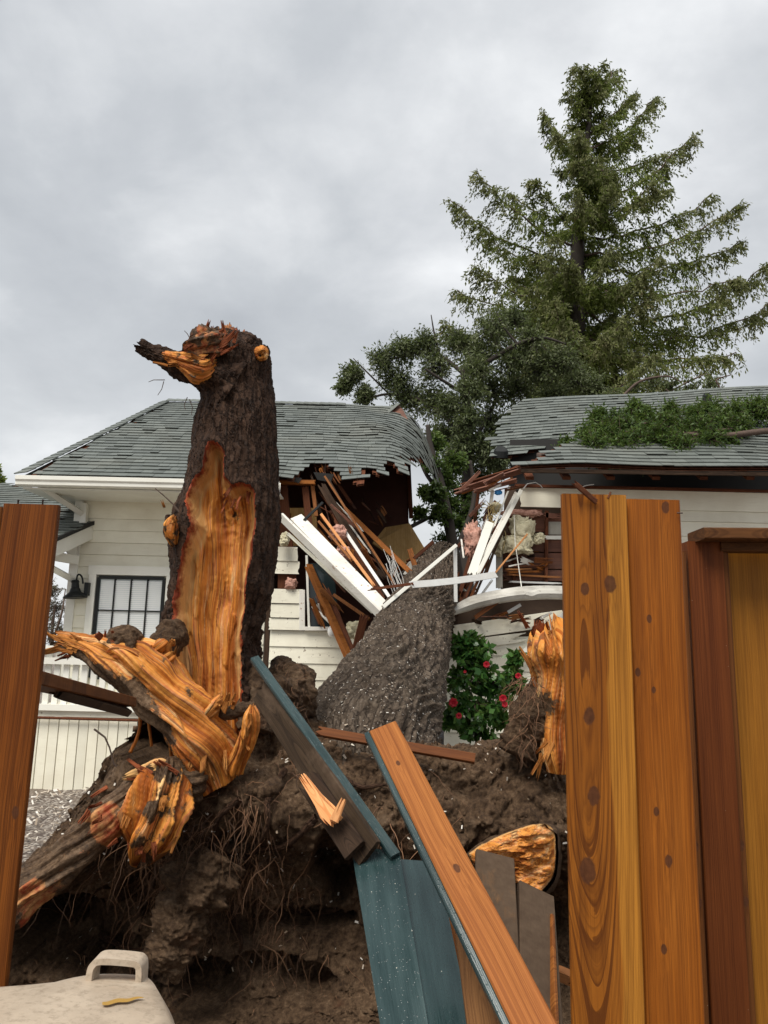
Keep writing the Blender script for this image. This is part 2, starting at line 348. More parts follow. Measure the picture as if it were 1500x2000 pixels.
def bark_fn(dark, mid, light, sx=60., sz=10., specks=0.):
    def fn(t, b):
        uvw = t.attr('uvw', 'Vector'); p = t.geo('Position'); q = t.scale(uvw, sx, sz, 20)
        n = t.noise(q, 1, 7, .68, .8); f = t.noise(p, 55, 5, .7); pl = t.vor(t.vmath('ADD', t.scale(uvw, sx * .5, sz * .9, 8), t.vmath('MULTIPLY', t.noise(p, 9, 4, col=True), (1.8, 1.8, 1.8))), 1, 'DISTANCE_TO_EDGE')
        c = t.ramp(t.math('ADD', t.math('MULTIPLY', n, .65), t.math('MULTIPLY', f, .4)), [(.32, dark), (.52, mid), (.75, light)])
        c = t.mix(t.mapr(pl, .0, .10, .75, 0), c, dark)
        lg = t.noise(p, 3.5, 5, .6); c = t.mix(t.mapr(lg, .5, .75, 0, .55), c, tuple(v * .8 for v in mid) if not specks else (.10, .075, .052))
        if specks:
            e = t.vmath('ADD', p, t.vmath('MULTIPLY', t.noise(p, 20, 3, col=True), (.05, .05, .05)))
            s = t.mapr(t.vor(e, 42), .10, .17, 1, 0); rr = t.mapr(t.vor(e, 42, out='Color'), 1 - specks - .1, 1 - specks + .02); c = t.mix(t.math('MULTIPLY', s, rr), c, (.48, .45, .41))
        h = t.math('ADD', t.math('MULTIPLY', n, .7), t.math('ADD', t.math('MULTIPLY', f, .4), t.mapr(pl, 0, .15, 0, .5)))
        return {'Base Color': c, 'Specular IOR Level': .15, 'Roughness': t.mapr(f, .3, .7, .6, .9), 'Normal': t.bump(h, .9, .02)}
    return fn
BARKF = mat('grey_furrowed_bark', bark_fn((.016, .010, .007), (.084, .062, .045), (.20, .158, .122), 26, 9, .34))
BARKD = mat('wet_dark_bark', bark_fn((.009, .005, .0035), (.042, .022, .0135), (.105, .060, .038), 42, 8))
BARKT = mat('far_tree_bark', None, (.035, .027, .022), .9)
TWIG = mat('twig_bark', lambda t, b: {'Base Color': t.mix(t.noise(t.geo('Position'), 20, 3), (.03, .02, .015), (.12, .075, .055)), 'Roughness': .8})
def soil_c(t, p):
    a = t.noise(p, 2.6, 5, .6); f = t.noise(p, 38, 6, .7); g = t.noise(p, 150, 4, .7)
    c = t.ramp(t.math('ADD', t.math('MULTIPLY', f, .6), t.math('MULTIPLY', a, .4)), [(.33, (.015, .008, .0045)), (.45, (.062, .036, .020)), (.55, (.122, .075, .043)), (.68, (.23, .155, .098))])
    c = t.mix(t.mapr(g, .5, .72, 0, .5), c, (.022, .014, .010)); rd = t.noise(t.vmath('ADD', p, (5, 3, 1)), 4.5, 4, .6)
    c = t.mix(t.mapr(rd, .60, .74, 0, .55), c, (.085, .027, .010)); gr = t.noise(t.vmath('ADD', p, (1, 9, 4)), 6, 5, .6); c = t.mix(t.mapr(gr, .6, .75, 0, .6), c, (.16, .112, .074))
    return c, f, g
def soil_fn(t, b):
    p = t.geo('Position'); c, f, g = soil_c(t, p)
    e = t.vmath('ADD', p, t.vmath('MULTIPLY', t.noise(p, 30, 3, col=True), (.03, .03, .03)))
    s = t.mapr(t.vor(e, 26), .05, .09, 1, 0); rr = t.mapr(t.vor(e, 26, out='Color'), .90, .93); c = t.mix(t.math('MULTIPLY', s, rr), c, (.42, .36, .29))
    return {'Base Color': c, 'Specular IOR Level': .18, 'Roughness': t.mapr(f, .3, .7, .6, .95), 'Normal': t.bump(t.math('ADD', f, t.math('MULTIPLY', g, .5)), .9, .02)}
SOIL = mat('damp_brown_soil', soil_fn)
def torn_fn(t, b):
    """fresh torn heartwood; attributes uvw (across, along, out), rim (1 at the bark line), mud"""
    u = t.attr('uvw', 'Vector'); p = t.geo('Position'); rim = t.attr('rim'); mud = t.attr('mud')
    wrp = t.vmath('ADD', u, t.vmath('MULTIPLY', t.vmath('SUBTRACT', t.noise(t.scale(u, 4, 2.2, 5), 1, 1, .4, col=True), (.5, .5, .5)), (.085, .0, .0)))
    a = t.noise(t.scale(wrp, 15, .7, 9), 1, 4, .6, .3); f = t.noise(t.scale(wrp, 70, 1.6, 40), 1, 5, .65); ff = t.noise(t.scale(wrp, 330, 5, 150), 1, 3, .6)
    blo = t.noise(p, 7, 5, .6)
    v = t.math('ADD', t.math('MULTIPLY', t.math('SUBTRACT', t.math('ADD', t.math('MULTIPLY', a, .65), t.math('MULTIPLY', f, .35)), .5), 1.7), .5)
    c = t.ramp(v, [(.27, (.13, .028, .008)), (.37, (.34, .090, .014)), (.45, (.58, .205, .034)), (.52, (.70, .31, .066)), (.57, (.60, .18, .060)), (.63, (.82, .51, .22))])
    c = t.mix(t.mapr(f, .52, .62, 0, .85), c, (.13, .030, .007)); c = t.mix(t.mapr(ff, .55, .75, 0, .4), c, (.17, .05, .010)); c = t.mix(t.mapr(ff, .28, .42, .4, 0), c, (.80, .52, .24)); c = t.mix(t.mapr(f, .28, .42, .8, 0), c, (.82, .54, .25))
    c = t.mix(t.mapr(blo, .55, .72, 0, .55), c, (.17, .045, .010))
    pit = t.mapr(t.noise(t.scale(wrp, 50, 6, 60), 1, 4, .7), .66, .72, 0, .6); c = t.mix(pit, c, (.10, .028, .008))
    sapm = t.mapr(t.math('ADD', rim, t.math('MULTIPLY', t.math('SUBTRACT', f, .5), .3)), .42, .66, 0, 1); sapm = t.math('MULTIPLY', sapm, .72)
    c = t.mix(sapm, c, t.mix(f, (.50, .27, .08), (.72, .48, .22)))
    rd = t.mapr(t.math('ADD', rim, t.math('MULTIPLY', t.math('SUBTRACT', t.noise(p, 22, 5, .65), .5), .35)), .80, .93); c = t.mix(rd, c, t.mix(t.mapr(f, .35, .65), (.09, .014, .008), (.38, .08, .032)))
    mdn = t.mapr(t.math('ADD', mud, t.math('MULTIPLY', t.math('SUBTRACT', t.noise(p, 16, 6, .7), .5), 1.3)), .42, .56)
    sc_, q1, q2 = soil_c(t, p); c = t.mix(mdn, c, sc_)
    return {'Base Color': c, 'Specular IOR Level': .15, 'Roughness': t.mapr(f, .3, .7, .42, .65), 'Normal': t.bump(t.math('ADD', t.math('MULTIPLY', ff, .4), t.math('ADD', f, q1 if False else t.math('MULTIPLY', a, .5))), .8, .012)}
TORN = mat('torn_orange_wood', torn_fn)
ROOTM = mat('thin_root', lambda t, b: {'Base Color': t.mix(t.geo('Random Per Island'), (.045, .022, .012), (.24, .12, .06)), 'Roughness': .8})
def leaf_fn(stops, rough=.5, trans=.35):
    def fn(t, b):
        i = t.geo('Random Per Island'); p = t.geo('Position'); n = t.noise(p, .9, 3)
        v = t.math('ADD', t.math('MULTIPLY', i, .6), t.math('MULTIPLY', t.mapr(n, .3, .7), .4)); c = t.ramp(v, stops)
        tr = t.node('ShaderNodeBsdfTranslucent'); t.put(tr.inputs[0], t.mix(.5, c, (.16, .22, .04))); mx = t.node('ShaderNodeMixShader'); mx.inputs[0].default_value = trans
        t.l.new(b.outputs[0], mx.inputs[1]); t.l.new(tr.outputs[0], mx.inputs[2]); t.l.new(mx.outputs[0], t.n['Material Output'].inputs[0])
        return {'Base Color': c, 'Roughness': rough, 'Specular IOR Level': .3}
    return fn
RLEAF = mat('redwood_needles', leaf_fn([(0, (.050, .072, .014)), (.45, (.115, .15, .030)), (.8, (.18, .22, .045)), (1, (.26, .25, .08))], .65))
RTIP = mat('redwood_outer_needles', leaf_fn([(0, (.075, .085, .032)), (.5, (.14, .15, .058)), (.85, (.20, .20, .09)), (1, (.27, .19, .12))], .65))
MLEAF = mat('loose_tree_leaves', leaf_fn([(0, (0.0420, 0.0576, 0.0264)), (.5, (0.1020, 0.1260, 0.0540)), (.85, (0.1920, 0.2160, 0.1140)), (1, (0.3360, 0.3240, 0.2280))], .55))
BLEAF = mat('fallen_branch_leaves', leaf_fn([(0, (.020, .042, .010)), (.5, (.062, .11, .022)), (.85, (.12, .175, .042)), (1, (.2, .25, .09))], .5))
CLEAF = mat('camellia_leaves', leaf_fn([(0, (.014, .040, .010)), (.5, (.034, .10, .022)), (.8, (.09, .19, .042)), (1, (.24, .32, .10))], .3))
PETAL = mat('red_petals', leaf_fn(trans=.02, rough=.5, stops=[(0, (.22, .003, .010)), (1, (.48, .012, .03))]))
def plastic_fn(t, b):
    o = t.geo('Position'); n = t.noise(o, 9, 6, .65); g = t.noise(o, 60, 5, .7); s = t.noise(t.scale(o, 3, 20, 3), 1, 5, .6)
    c = t.mix(t.mapr(n, .35, .75), (.46, .375, .285), (.31, .245, .18)); c = t.mix(t.mapr(g, .50, .70, 0, .65), c, (.19, .145, .10)); c = t.mix(t.mapr(s, .58, .75, 0, .5), c, (.62, .58, .48))
    return {'Base Color': c, 'Roughness': t.mapr(g, .3, .7, .35, .6), 'Normal': t.bump(g, .2, .004)}
BINM = mat('scuffed_beige_plastic', plastic_fn)
OCHRE = mat('ochre_smear', None, (.38, .22, .045), .4)
def gravel_fn(t, b):
    p = t.geo('Position'); v = t.vor(p, 34, out='Color'); d = t.vor(p, 34); n = t.noise(p, 1.4, 5)
    c = t.ramp(t.sep(v)[0], [(0, (.10, .075, .055)), (.5, (.24, .2, .165)), (1, (.46, .42, .37))]); c = t.mix(t.mapr(d, .3, .7), c, (.07, .05, .04)); c = t.mix(t.mapr(n, .5, .7), c, (.13, .10, .075))
    return {'Base Color': c, 'Roughness': .85, 'Normal': t.bump(d, -.8, .02)}
GRAVEL = mat('mulch_and_gravel', gravel_fn)
CHIP = mat('pale_wood_chip', lambda t, b: {'Base Color': t.ramp(t.geo('Random Per Island'), [(0, (.28, .2, .13)), (.6, (.5, .45, .38)), (1, (.68, .65, .6))]), 'Roughness': .7})
CONC = mat('grey_concrete', paint_fn((.28, .26, .23), (.14, .12, .1), .6, .8))
# ---------------------------------------------------------------- ground
def ground():
    n = 150; xs = np.concatenate([np.linspace(-900, -14, 14), np.linspace(-12, 12, n), np.linspace(14, 900, 14)]); ys = np.concatenate([np.linspace(-400, -3, 8), np.linspace(-2, 20, n), np.linspace(24, 1600, 14)])
    X, Y = np.meshgrid(xs, ys, indexing='ij'); p = np.stack([X.ravel(), Y.ravel(), 0 * X.ravel()], 1)
    near = np.exp(-((p[:, 0]) ** 2 / 120 + (p[:, 1] - 8) ** 2 / 120)); p[:, 2] = fbm(p, .9, 4) * .05 * near - .03 * near
    ry = sstep(8.2, 9.6, p[:, 1]) * sstep(-3.6, -2.2, p[:, 0]); p[:, 2] += ry * .38
    p[:, 2] -= .75 * sstep(2.1, 2.6, p[:, 1]) * (1 - sstep(5.6, 6.3, p[:, 1])) * sstep(-3.2, -2.6, p[:, 0]) * (1 - sstep(2.2, 2.6, p[:, 0]))
    tag(mk('ground', p, gridf(len(xs), len(ys)), GRAVEL, smooth=True), kind='structure')
ground()
# ---------------------------------------------------------------- house
house = empty('house', (0, 10.5, 0), 'cream clapboard house with green grey shingle roof split open by the fallen trunk', 'house')
AL = math.atan(.63); CA, SA = math.cos(AL), math.sin(AL)
YG = 9.75; EZ = P(200, 936, YG).z
def part(name, v, f, m, parent=house, **k): return mk(name, v, f, m, parent, **k)
def quadbox(name, pts, th, m, parent=house):
    """a sheet with corners pts, th thick, away from the camera"""
    pts = [Vector(p) for p in pts]; n = (pts[1] - pts[0]).cross(pts[-1] - pts[0]).normalized()
    if n.y < 0: n = -n
    k = len(pts); v = pts + [p + n * th for p in pts]
    f = [tuple(range(k)), tuple(range(2 * k - 1, k - 1, -1))] + [(i, i + k, (i + 1) % k + k, (i + 1) % k) for i in range(k)]
    return mk(name, v, f, m, parent)
def clap(wall, x0, x1, z0, z1, Y, m, j0=0., j1=0., dz=0., seed=0, tilt=0.):
    """one lap-siding board: thicker and prouder at its lower edge"""
    rs = random.Random(seed * 31 + int(z0 * 1000)); k = 1 if not (j0 or j1) else 6; v = []; f = []
    for i in range(k + 1):
        s = i / k; z = z0 + (z1 - z0) * s; yo = Y - .030 + .016 * s
        a = x0 + rs.random() ** 2 * j0; b = x1 - rs.random() ** 2 * j1
        v += [(a, yo, z), (b, yo, z + dz), (b, yo + .014, z + dz), (a, yo + .014, z)]
    for i in range(k):
        a = 4 * i; f += [(a, a + 1, a + 5, a + 4), (a + 1, a + 2, a + 6, a + 5), (a + 2, a + 3, a + 7, a + 6), (a + 3, a, a + 4, a + 7)]
    f += [(3, 2, 1, 0), (4 * k, 4 * k + 1, 4 * k + 2, 4 * k + 3)]
    return mk('siding_board', v, f, m, wall)
# left wing wall
YL = 10.6
xl, xr = P(133, 1180, YL).x, P(519, 1180, YL).x; ztop = P(250, 981, YL).z; zw = P(250, 1128, YL).z
wallL = part("wall", *MB().add([(xl + .02, YL, -.1), (xr, YL, -.1), (xr, YL + .12, -.1), (xl + .02, YL + .12, -.1), (xl + .02, YL, ztop + .1), (xr, YL, ztop + .1), (xr, YL + .12, ztop + .1), (xl + .02, YL + .12, ztop + .1)],
    [(0, 1, 5, 4), (1, 2, 6, 5), (2, 3, 7, 6), (3, 0, 4, 7), (4, 5, 6, 7), (3, 2, 1, 0)]).__dict__.values(), OLDSIDING)
wx0, wx1 = P(190, 1190, YL).x, P(318, 1190, YL).x; wz1 = P(250, 1129, YL).z; wz0 = wz1 - 1.35
z = ztop; rows = [P(250, 1015, YL).z]
while rows[-1] > .5: rows.append(rows[-1] - .168)
zz = ztop
for i, zr in enumerate(rows):
    if zr > wz1 + .1 or zr < wz0 - .3: clap(wallL, xl + .05, xr, zr + .003, zz, YL, SIDING, seed=i)
    else:
        clap(wallL, xl + .05, wx0 - .05, zr + .003, zz, YL, SIDING, seed=i); clap(wallL, wx1 + .05, xr, zr + .003, zz, YL, SIDING, seed=i + 50)
    zz = zr
box('corner_board', xl - .02, xl + .10, YL - .045, YL + .15, .3, ztop, TRIM, house)
quadbox('wall', [(xl, YL + .12, .3), (xl, YL + 5.2, .3), (xl, YL + 5.2, ztop + .15), (xl, YL + .12, ztop + .15)], .1, SIDING)
# window with muntins, panes and a blind
win = box('window', wx0 - .01, wx1 + .01, YL - .012, YL + .03, wz0, wz1, GLASS, house)
nx = 4; cw = (wx1 - wx0) / nx; rh = (wz1 - wz0) / 3
for i in range(nx):
    for j in range(3):
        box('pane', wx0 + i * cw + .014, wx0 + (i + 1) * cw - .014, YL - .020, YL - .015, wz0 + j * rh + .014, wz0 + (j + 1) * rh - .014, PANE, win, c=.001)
for i in range(24 * 2):
    zb = wz1 - .05 - i * .027
    if zb > wz0 + .04: box('blind_slat', wx0 + .03, wx1 - .03, YL - .027, YL - .0235, zb - .011, zb + .011, BLIND, win, c=.001)
for i in range(nx + 1):
    x = wx0 + i * cw; wd = .022 if i in (0, nx) else .009; box('muntin', x - wd, x + wd, YL - .052, YL - .030, wz0, wz1, BLACKM, win)
for j in range(4):
    zb = wz0 + j * rh; wd = .022 if j in (0, 3) else .008; box('muntin', wx0, wx1, YL - .050, YL - .032, zb - wd, zb + wd, BLACKM, win)
for a, b, c_, d in ((wx0 - .135, wx0 - .033, wz0 - .1, wz1 + .033), (wx1 + .033, wx1 + .135, wz0 - .1, wz1 + .033), (wx0 - .15, wx1 + .15, wz1 + .034, wz1 + .16)):
    box('casing', a, b, YL - .065, YL - .02, c_, d, TRIM, win)
# eaves: soffit, gutter, corner strut
gx0, gx1 = P(38, 945, YG).x, P(548, 945, YG).x
quadbox('soffit', [(gx0 + .05, YG, EZ - .13), (gx1, YG, EZ - .13), (gx1, YL + .02, EZ - .115), (gx0 + .05, YL + .02, EZ - .115)], .02, TRIM)
gv = []; prof = [(0, 0), (-.10, .0), (-.115, .012), (-.115, .05), (-.135, .075), (-.135, .125), (-.12, .13), (-.115, .118), (-.02, .03), (0, .13)]
for x in (gx0, gx1):
    for a, b in prof: gv.append((x, YG + .0 + a, EZ - .125 + b))
k = len(prof); part('gutter', gv, [(i, (i + 1) % k, (i + 1) % k + k, i + k) for i in range(k)] + [tuple(range(k - 1, -1, -1)), tuple(range(k, 2 * k))], TRIM)
lit = MB(); lit.tube([P(238, 968, 10.12), P(238, 966.5, 10.12)], [.09, .085], 20); lit.build('recessed_light', TRIM, house)
plank('eave_bracket', P(80, 950, YG + .1), P(160, 1003, YL - .1), .07, .11, TRIM, house)
plank('eave_bracket', P(163, 1022, YL - .1), P(165, 984, YL - .1), .09, .09, TRIM, house)
quadbox('soffit', [(gx0 + .05, YL + .02, EZ - .115), (xl, YL + .02, EZ - .115), (xl, YL + 5, EZ - .115), (gx0 + .05, YL + 5, EZ - .115)], .02, TRIM)
# shingled roofs
def shingle_box(S, u, v, w_, h_, lift=0.):
    e = .01; d1 = S(u + e, v + e) ; 
    p = [S(u, v), S(u + w_, v), S(u + w_, v + h_), S(u, v + h_)]; n = (p[1] - p[0]).cross(p[3] - p[0]).normalized()
    if n.z < 0: n = -n
    lo = [p[0] + n * (.020 + lift), p[1] + n * (.020 + lift), p[2] + n * .006, p[3] + n * .006]; bt = [q - n * (.010 if i < 2 else .005) for i, q in enumerate(lo)]
    return lo + bt, [(0, 1, 2, 3), (7, 6, 5, 4), (0, 4, 5, 1), (1, 5, 6, 2), (2, 6, 7, 3), (3, 7, 4, 0)]
def shingle_roof(S, u0, u1, v0, v1, poly, seed, keep, prefer, deckpoly=None, deck=True, expo=.143, roofname='roof'):
    rs = random.Random(seed); items = []; j = 0; v = v0
    while v < v1:
        u = u0 - rs.random() * .3
        while u < u1:
            w_ = rs.choice((.11, .14, .17, .2, .26)); c = S(u + w_ / 2, v + .07); items.append((u, v, w_, c)); u += w_ + .003
        v += expo
    q = proj([i[3] for i in items]); ins = inpoly(q, poly) > 0
    items = [(it, qq) for it, qq, a in zip(items, q, ins) if a]
    # deck
    nu, nv = 120, 50; us = np.linspace(u0, u1, nu); vs = np.linspace(v0, v1, nv); dv = [S(a, b) + Vector((0, .01, -.018)) for a in us for b in vs]
    dq = inpoly(proj(dv), deckpoly or poly); g = gridf(nu, nv); ok = (dq[g] > -2).all(1); g = g[ok]
    used = np.unique(g); rm = -np.ones(nu * nv, int); rm[used] = np.arange(len(used)); top = np.array([dv[i] for i in used]); bot = top + np.array((0, .006, -.022)); n = len(top)
    gg = rm[g]; roof = mk(roofname, np.vstack([top, bot]), np.vstack([gg, gg[:, ::-1] + n]), OLDLUM, house)
    order = sorted(range(len(items)), key=lambda i: prefer(items[i])); big = set(order[:keep]); m = MB()
    for i, (it, qq) in enumerate(items):
        u, v, w_, c = it; lift = rs.random() ** 8 * .016 + (rs.random() * .003)
        vv, ff = shingle_box(S, u, v, w_, expo + .025, lift)
        if i in big: mk('shingle', vv, ff, SHING, roof)
        else: m.add(vv, ff)
    tag(m.build('shingle_field', SHING, roof), kind='stuff'); return roof
def X(px, Y): return P(px, 850, Y).x
def SL(u, v):
    Y = YG - .06 + v * CA; z = EZ + .02 + v * SA; t_ = min(max((u + .28) / 1.12, 0), 1.25)
    z -= .8 * t_ ** 3 * (1 - .25 * min(v / 4, 1)) + .02 * math.sin(u * 5 + v * 2.2) * sstep(-1.6, .2, u) + .04 * sstep(-1.7, -.9, u) * (1 - sstep(0, 1.1, v)) * (.5 + .5 * math.sin(u * 9))
    return Vector((u - .12 * t_ ** 3, Y, z))
polyL = [(40, 938), (322, 787), (770, 786), (778, 800), (790, 790), (806, 798), (836, 835), (856, 880), (864, 930), (846, 918), (826, 904), (800, 900), (786, 925), (774, 920), (768, 905), (742, 905), (748, 926), (736, 932), (718, 906), (714, 940), (700, 950), (688, 940), (655, 918), (630, 908), (600, 906), (590, 920), (572, 942), (548, 928), (545, 960), (30, 960)]
rsx = random.Random(3)
RL = shingle_roof(SL, X(36, 9.7), 1.0, 0, 4.08, polyL, 5, 150, lambda it: it[0][1] - (2.2 if it[1][0] > 545 else 0) - (1 if it[1][0] > 690 else 0))
# hip side and back slopes close the roof
rz = SL(-2, 4.08).z; ry = SL(-2, 4.08).y; rx = X(323, ry)
quadbox('roof_back', [(rx, ry, rz - .02), (.15, ry, rz - .02), (.15, ry + 3.4, rz - 2.1), (rx - 1.8, ry + 3.4, rz - 2.1)], .03, SHING)
quadbox('roof_hip', [(rx, ry, rz - .02), (gx0, YG, EZ), (gx0, ry + 3.4, EZ)], .02, SHING)
hp0, hp1 = Vector((gx0 + .02, YG - .05, EZ + .05)), Vector((rx - .02, ry, rz + .03))
for i in range(26):
    a, b = hp0.lerp(hp1, i / 26), hp0.lerp(hp1, (i + 1.25) / 26); plank('hip_shingle', a, b + Vector((0, 0, -.012)), .20, .014, SHING, RL, face=(-.25, -.75, .6), c=.001)
for i in range(22):
    x_ = rx + i * .143; plank('ridge_shingle', Vector((x_, ry - .05, rz + .022)), Vector((x_ + .17, ry - .05, rz + .012)), .16, .012, SHING, RL, face=(0, -.5, .85), c=.001)
# torn flap at the ridge
quadbox('torn_roof_flap', [P(758, 808, 12.9), P(800, 826, 12.7), P(787, 800, 12.9), P(776, 788, 13.0)], .02, SHEATH)
plank('torn_shingle', P(752, 810, 12.85), P(778, 788, 12.95), .12, .012, SHING, house, face=(-.4, -.5, .8))
# low porch roof at the corner
def SPc(u, v): return Vector((u, 9.6 + v * .915, P(108, 1060, 9.6).z + v * .403))
xpr = X(110, 9.6) - .02
def SPp(u, v): return SPc(u + .17 * v, v)
polyP = [(-60, 940), (38, 948), (160, 984), (170, 1000), (196, 1018), (108, 1064), (-60, 1085)]
shingle_roof(SPp, -7.0, xpr, 0, 3.6, polyP, 9, 20, lambda it: -it[1][0] * .01 + it[0][1])
pr0, pr1 = SPp(xpr, 0), SPp(xpr, 1.12)
plank('rake_board', pr0 + Vector((.03, 0, -.13)), pr1 + Vector((.03, 0, -.13)), .2, .04, TRIM, house, face=(.9, -.44, 0))
plank('drip_edge', pr0 + Vector((.04, 0, -.012)), pr1 + Vector((.04, 0, -.012)), .05, .045, FELT_SHADE, house, face=(.9, -.44, 0))
plank('porch_beam', P(60, 1078, 9.9), P(150, 1094, 10.5), .12, .09, TRIM, house); plank('porch_brace', P(80, 1098, 9.9), P(146, 1134, 10.5), .07, .07, TRIM, house)
quadbox('gable_infill', [P(108, 1083, 10.1), P(150, 1060, 10.5), P(150, 1100, 10.5), P(128, 1075, 10.3)], .02, TRIM)
# right roof, lower slope
YR = 9.25; EZR = P(1250, 914, YR).z
def SR(u, v):
    z = EZR + .02 + v * SA - .012 * math.sin(u * 2.3 + v * 1.1); s = 1 - sstep(1.5, 2.6, u); z -= .18 * s * (1 + .4 * v) * .3
    return Vector((u, YR - .05 + v * CA, z))
polyR = [(1010, 925), (1014, 906), (1040, 898), (1100, 868), (1200, 835), (1560, 790), (1560, 940)]
RR = shingle_roof(SR, X(1005, 9.3), 5.6, 0, 2.5, polyR, 21, 90, lambda it: it[0][1])
c0, c1, c2, c3 = P(958, 893, 10.6), P(1600, 838, 11.6), P(1600, 752, 13.1), P(1012, 786, 12.3)
def SU(u, v): 
    a = c0.lerp(c1, u / 6.); b = c3.lerp(c2, u / 6.); p = a.lerp(b, v / 2.6); p.z += .012 * math.sin(u * 1.9) * (v / 2.6); return p
polyU = [(946, 850), (975, 815), (1012, 793), (1020, 784), (1200, 764), (1440, 752), (1600, 748), (1600, 850), (1300, 862), (1130, 866), (1075, 872), (1040, 880), (992, 893), (960, 892), (968, 870)]
RU = shingle_roof(SU, 0, 6, 0, 2.6, polyU, 33, 40, lambda it: it[1][0] + it[0][1] * 60)
quadbox('roof_back', [c3 + Vector((.1, .05, -.05)), c2 + Vector((0, .05, -.05)), c2 + Vector((0, 3.4, -2.2)), c3 + Vector((.1, 3.2, -2.2))], .03, SHING)
for px, py, Y, r, h in ((978, 888, 10.7, .10, .10), (1381, 792, 11.6, .07, .20)):
    b = P(px, py + 6, Y); m = MB(); m.tube([b, b + Vector((0, -.03, h)), b + Vector((0, -.05, h + .015))], [r * 1.1, r, r * .8], 14); m.build('roof_vent', BLACKM, house)
# open eave of the right part: roof edge, rafter tails, attic blackened to paint in the shade
YW = 10.0; zt = P(1250, 955, YW).z; xR = P(1600, 1000, YW).x; xw0 = P(1012, 957, YW).x
for px in (1035, 1107, 1193, 1282, 1375, 1466, 1552):
    a = P(px, 934, YR + .25); plank('rafter', a, a + Vector((0, .6 * CA, .6 * SA)), .045, .10, OLDLUM, house, face=(0, -SA, -CA) if False else (1, 0, 0))
plank('roof_edge', Vector((X(1016, YR), YR - .02, EZR - .075)), Vector((xR + .4, YR - .02, EZR - .035)), .05, .03, DARKLUM, house)  # darker lumber tone stands in for the shadow along the eave
quadbox('attic_shade_back', [(xw0 + .05, YW + .9, zt - .05), (xR, YW + .9, zt - .05), (xR, YW + .9, zt + 1.05), (xw0 + .05, YW + .9, zt + .9)], .02, FELT_SHADE)  # backing added to look dark; eave shadow is put into its black
quadbox('attic_shade_floor', [(xw0, YW + .1, zt - .03), (xR, YW + .1, zt - .03), (xR, YW + .92, zt - .03), (xw0, YW + .92, zt - .03)], .02, FELT_SHADE)  # black like the backing, shade held in the colour
plank('top_plate', Vector((xw0 - .05, YW - .03, zt + .0)), Vector((xR, YW - .03, zt + .0)), .035, .06, OLDLUM, house)
# right wall
zb = .42
wallR = box('wall', P(1101, 1000, YW).x, xR, YW, YW + .12, zb, zt - .02, OLDSIDING, house)
zz = zt - .02
for i, py in enumerate((999, 1020, 1049, 1078, 1107, 1136, 1165, 1194, 1223, 1252, 1281, 1310, 1339, 1368, 1397, 1426, 1455)):
    zr = P(1380, py, YW).z
    x0 = xw0 + .02 if i == 0 else P(1099, 1000, YW).x
    clap(wallR, x0, xR, zr + .003, zz, YW, SIDING, seed=90 + i, j0=.05 if i else .02)
    zz = zr
# exposed sheathing boards and studs
zs = [P(1040, y, YW).z for y in (1001, 1040, 1079, 1112, 1136)]
for i in range(4):
    plank('sheathing_board', Vector((P(986 - i * 3, 1050, YW).x, YW + .03, (zs[i] + zs[i + 1]) / 2)), Vector((P(1103, 1050, YW).x, YW + .03, (zs[i] + zs[i + 1]) / 2 + .01)), zs[i] - zs[i + 1] - .014, .022, SHEATH, house, j0=.12)
for px, dx in ((1066, 0), (1004, .01)):
    plank('stud', P(px, 1140, YW - .02), P(px + 2, 998, YW - .02) + Vector((dx, 0, 0)), .042, .05, OLDLUM, house)
quadbox('plasterboard', [P(1071, 1019, YW - .002), P(1098, 1019, YW - .002), P(1098, 1044, YW - .002), P(1071, 1044, YW - .002)], .012, DRYWALL)
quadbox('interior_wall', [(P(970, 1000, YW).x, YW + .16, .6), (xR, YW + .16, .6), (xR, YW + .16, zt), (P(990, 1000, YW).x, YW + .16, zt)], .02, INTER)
plank('siding_scrap', P(1064, 1050, YW - .04), P(1099, 1050, YW - .04), .05, .02, TRIM, house, j0=.03)
plank('torn_top_sheathing', P(984, 1002, YW - .03), P(1060, 1004, YW - .03), .11, .03, SHEATH, house, j1=.12, j0=.1, n=10)
plank('torn_top_sheathing', P(1062, 1006, YW - .03), P(1096, 1010, YW - .03), .07, .03, SHEATH, house, j1=.1, j0=.06, n=8)
# lower right siding, pushed about
lowR = quadbox('wall', [(P(905, 1300, YW).x, YW + .01, zb), (P(1104, 1300, YW).x, YW + .01, zb), (P(1104, 1300, YW).x, YW + .01, P(1050, 1240, YW).z), (P(905, 1300, YW).x, YW + .01, P(1050, 1250, YW).z)], .1, OLDSIDING)
xa, xb = P(868, 1300, YW).x, P(1110, 1300, YW).x
for i, (y0, y1) in enumerate(((1254, 1281), (1281, 1311), (1311, 1341), (1341, 1372), (1372, 1402), (1402, 1433), (1433, 1466))):
    clap(lowR, xa, xb, P(980, y1, YW).z + .003, P(980, y0, YW).z, YW, OLDSIDING, seed=200 + i, j0=.10 if i < 2 else 0)
plank('siding_board', P(886, 1236, YW - .10), P(1100, 1206, YW - .05), .19, .02, OLDSIDING, lowR, j0=.05, n=8, nz=6, bow=.04)
plank('siding_board', P(884, 1262, YW - .06), P(1030, 1244, YW - .03), .12, .018, OLDSIDING, lowR, j1=.3, j0=.1, n=8, seed=4)
quadbox('cavity_shade_sheet', [P(884, 1170, YW + .1), P(1104, 1140, YW + .1), P(1104, 1230, YW + .1), P(880, 1270, YW + .1)], .02, INTER)  # flat dark sheet; the hollow's shade is put into its colour
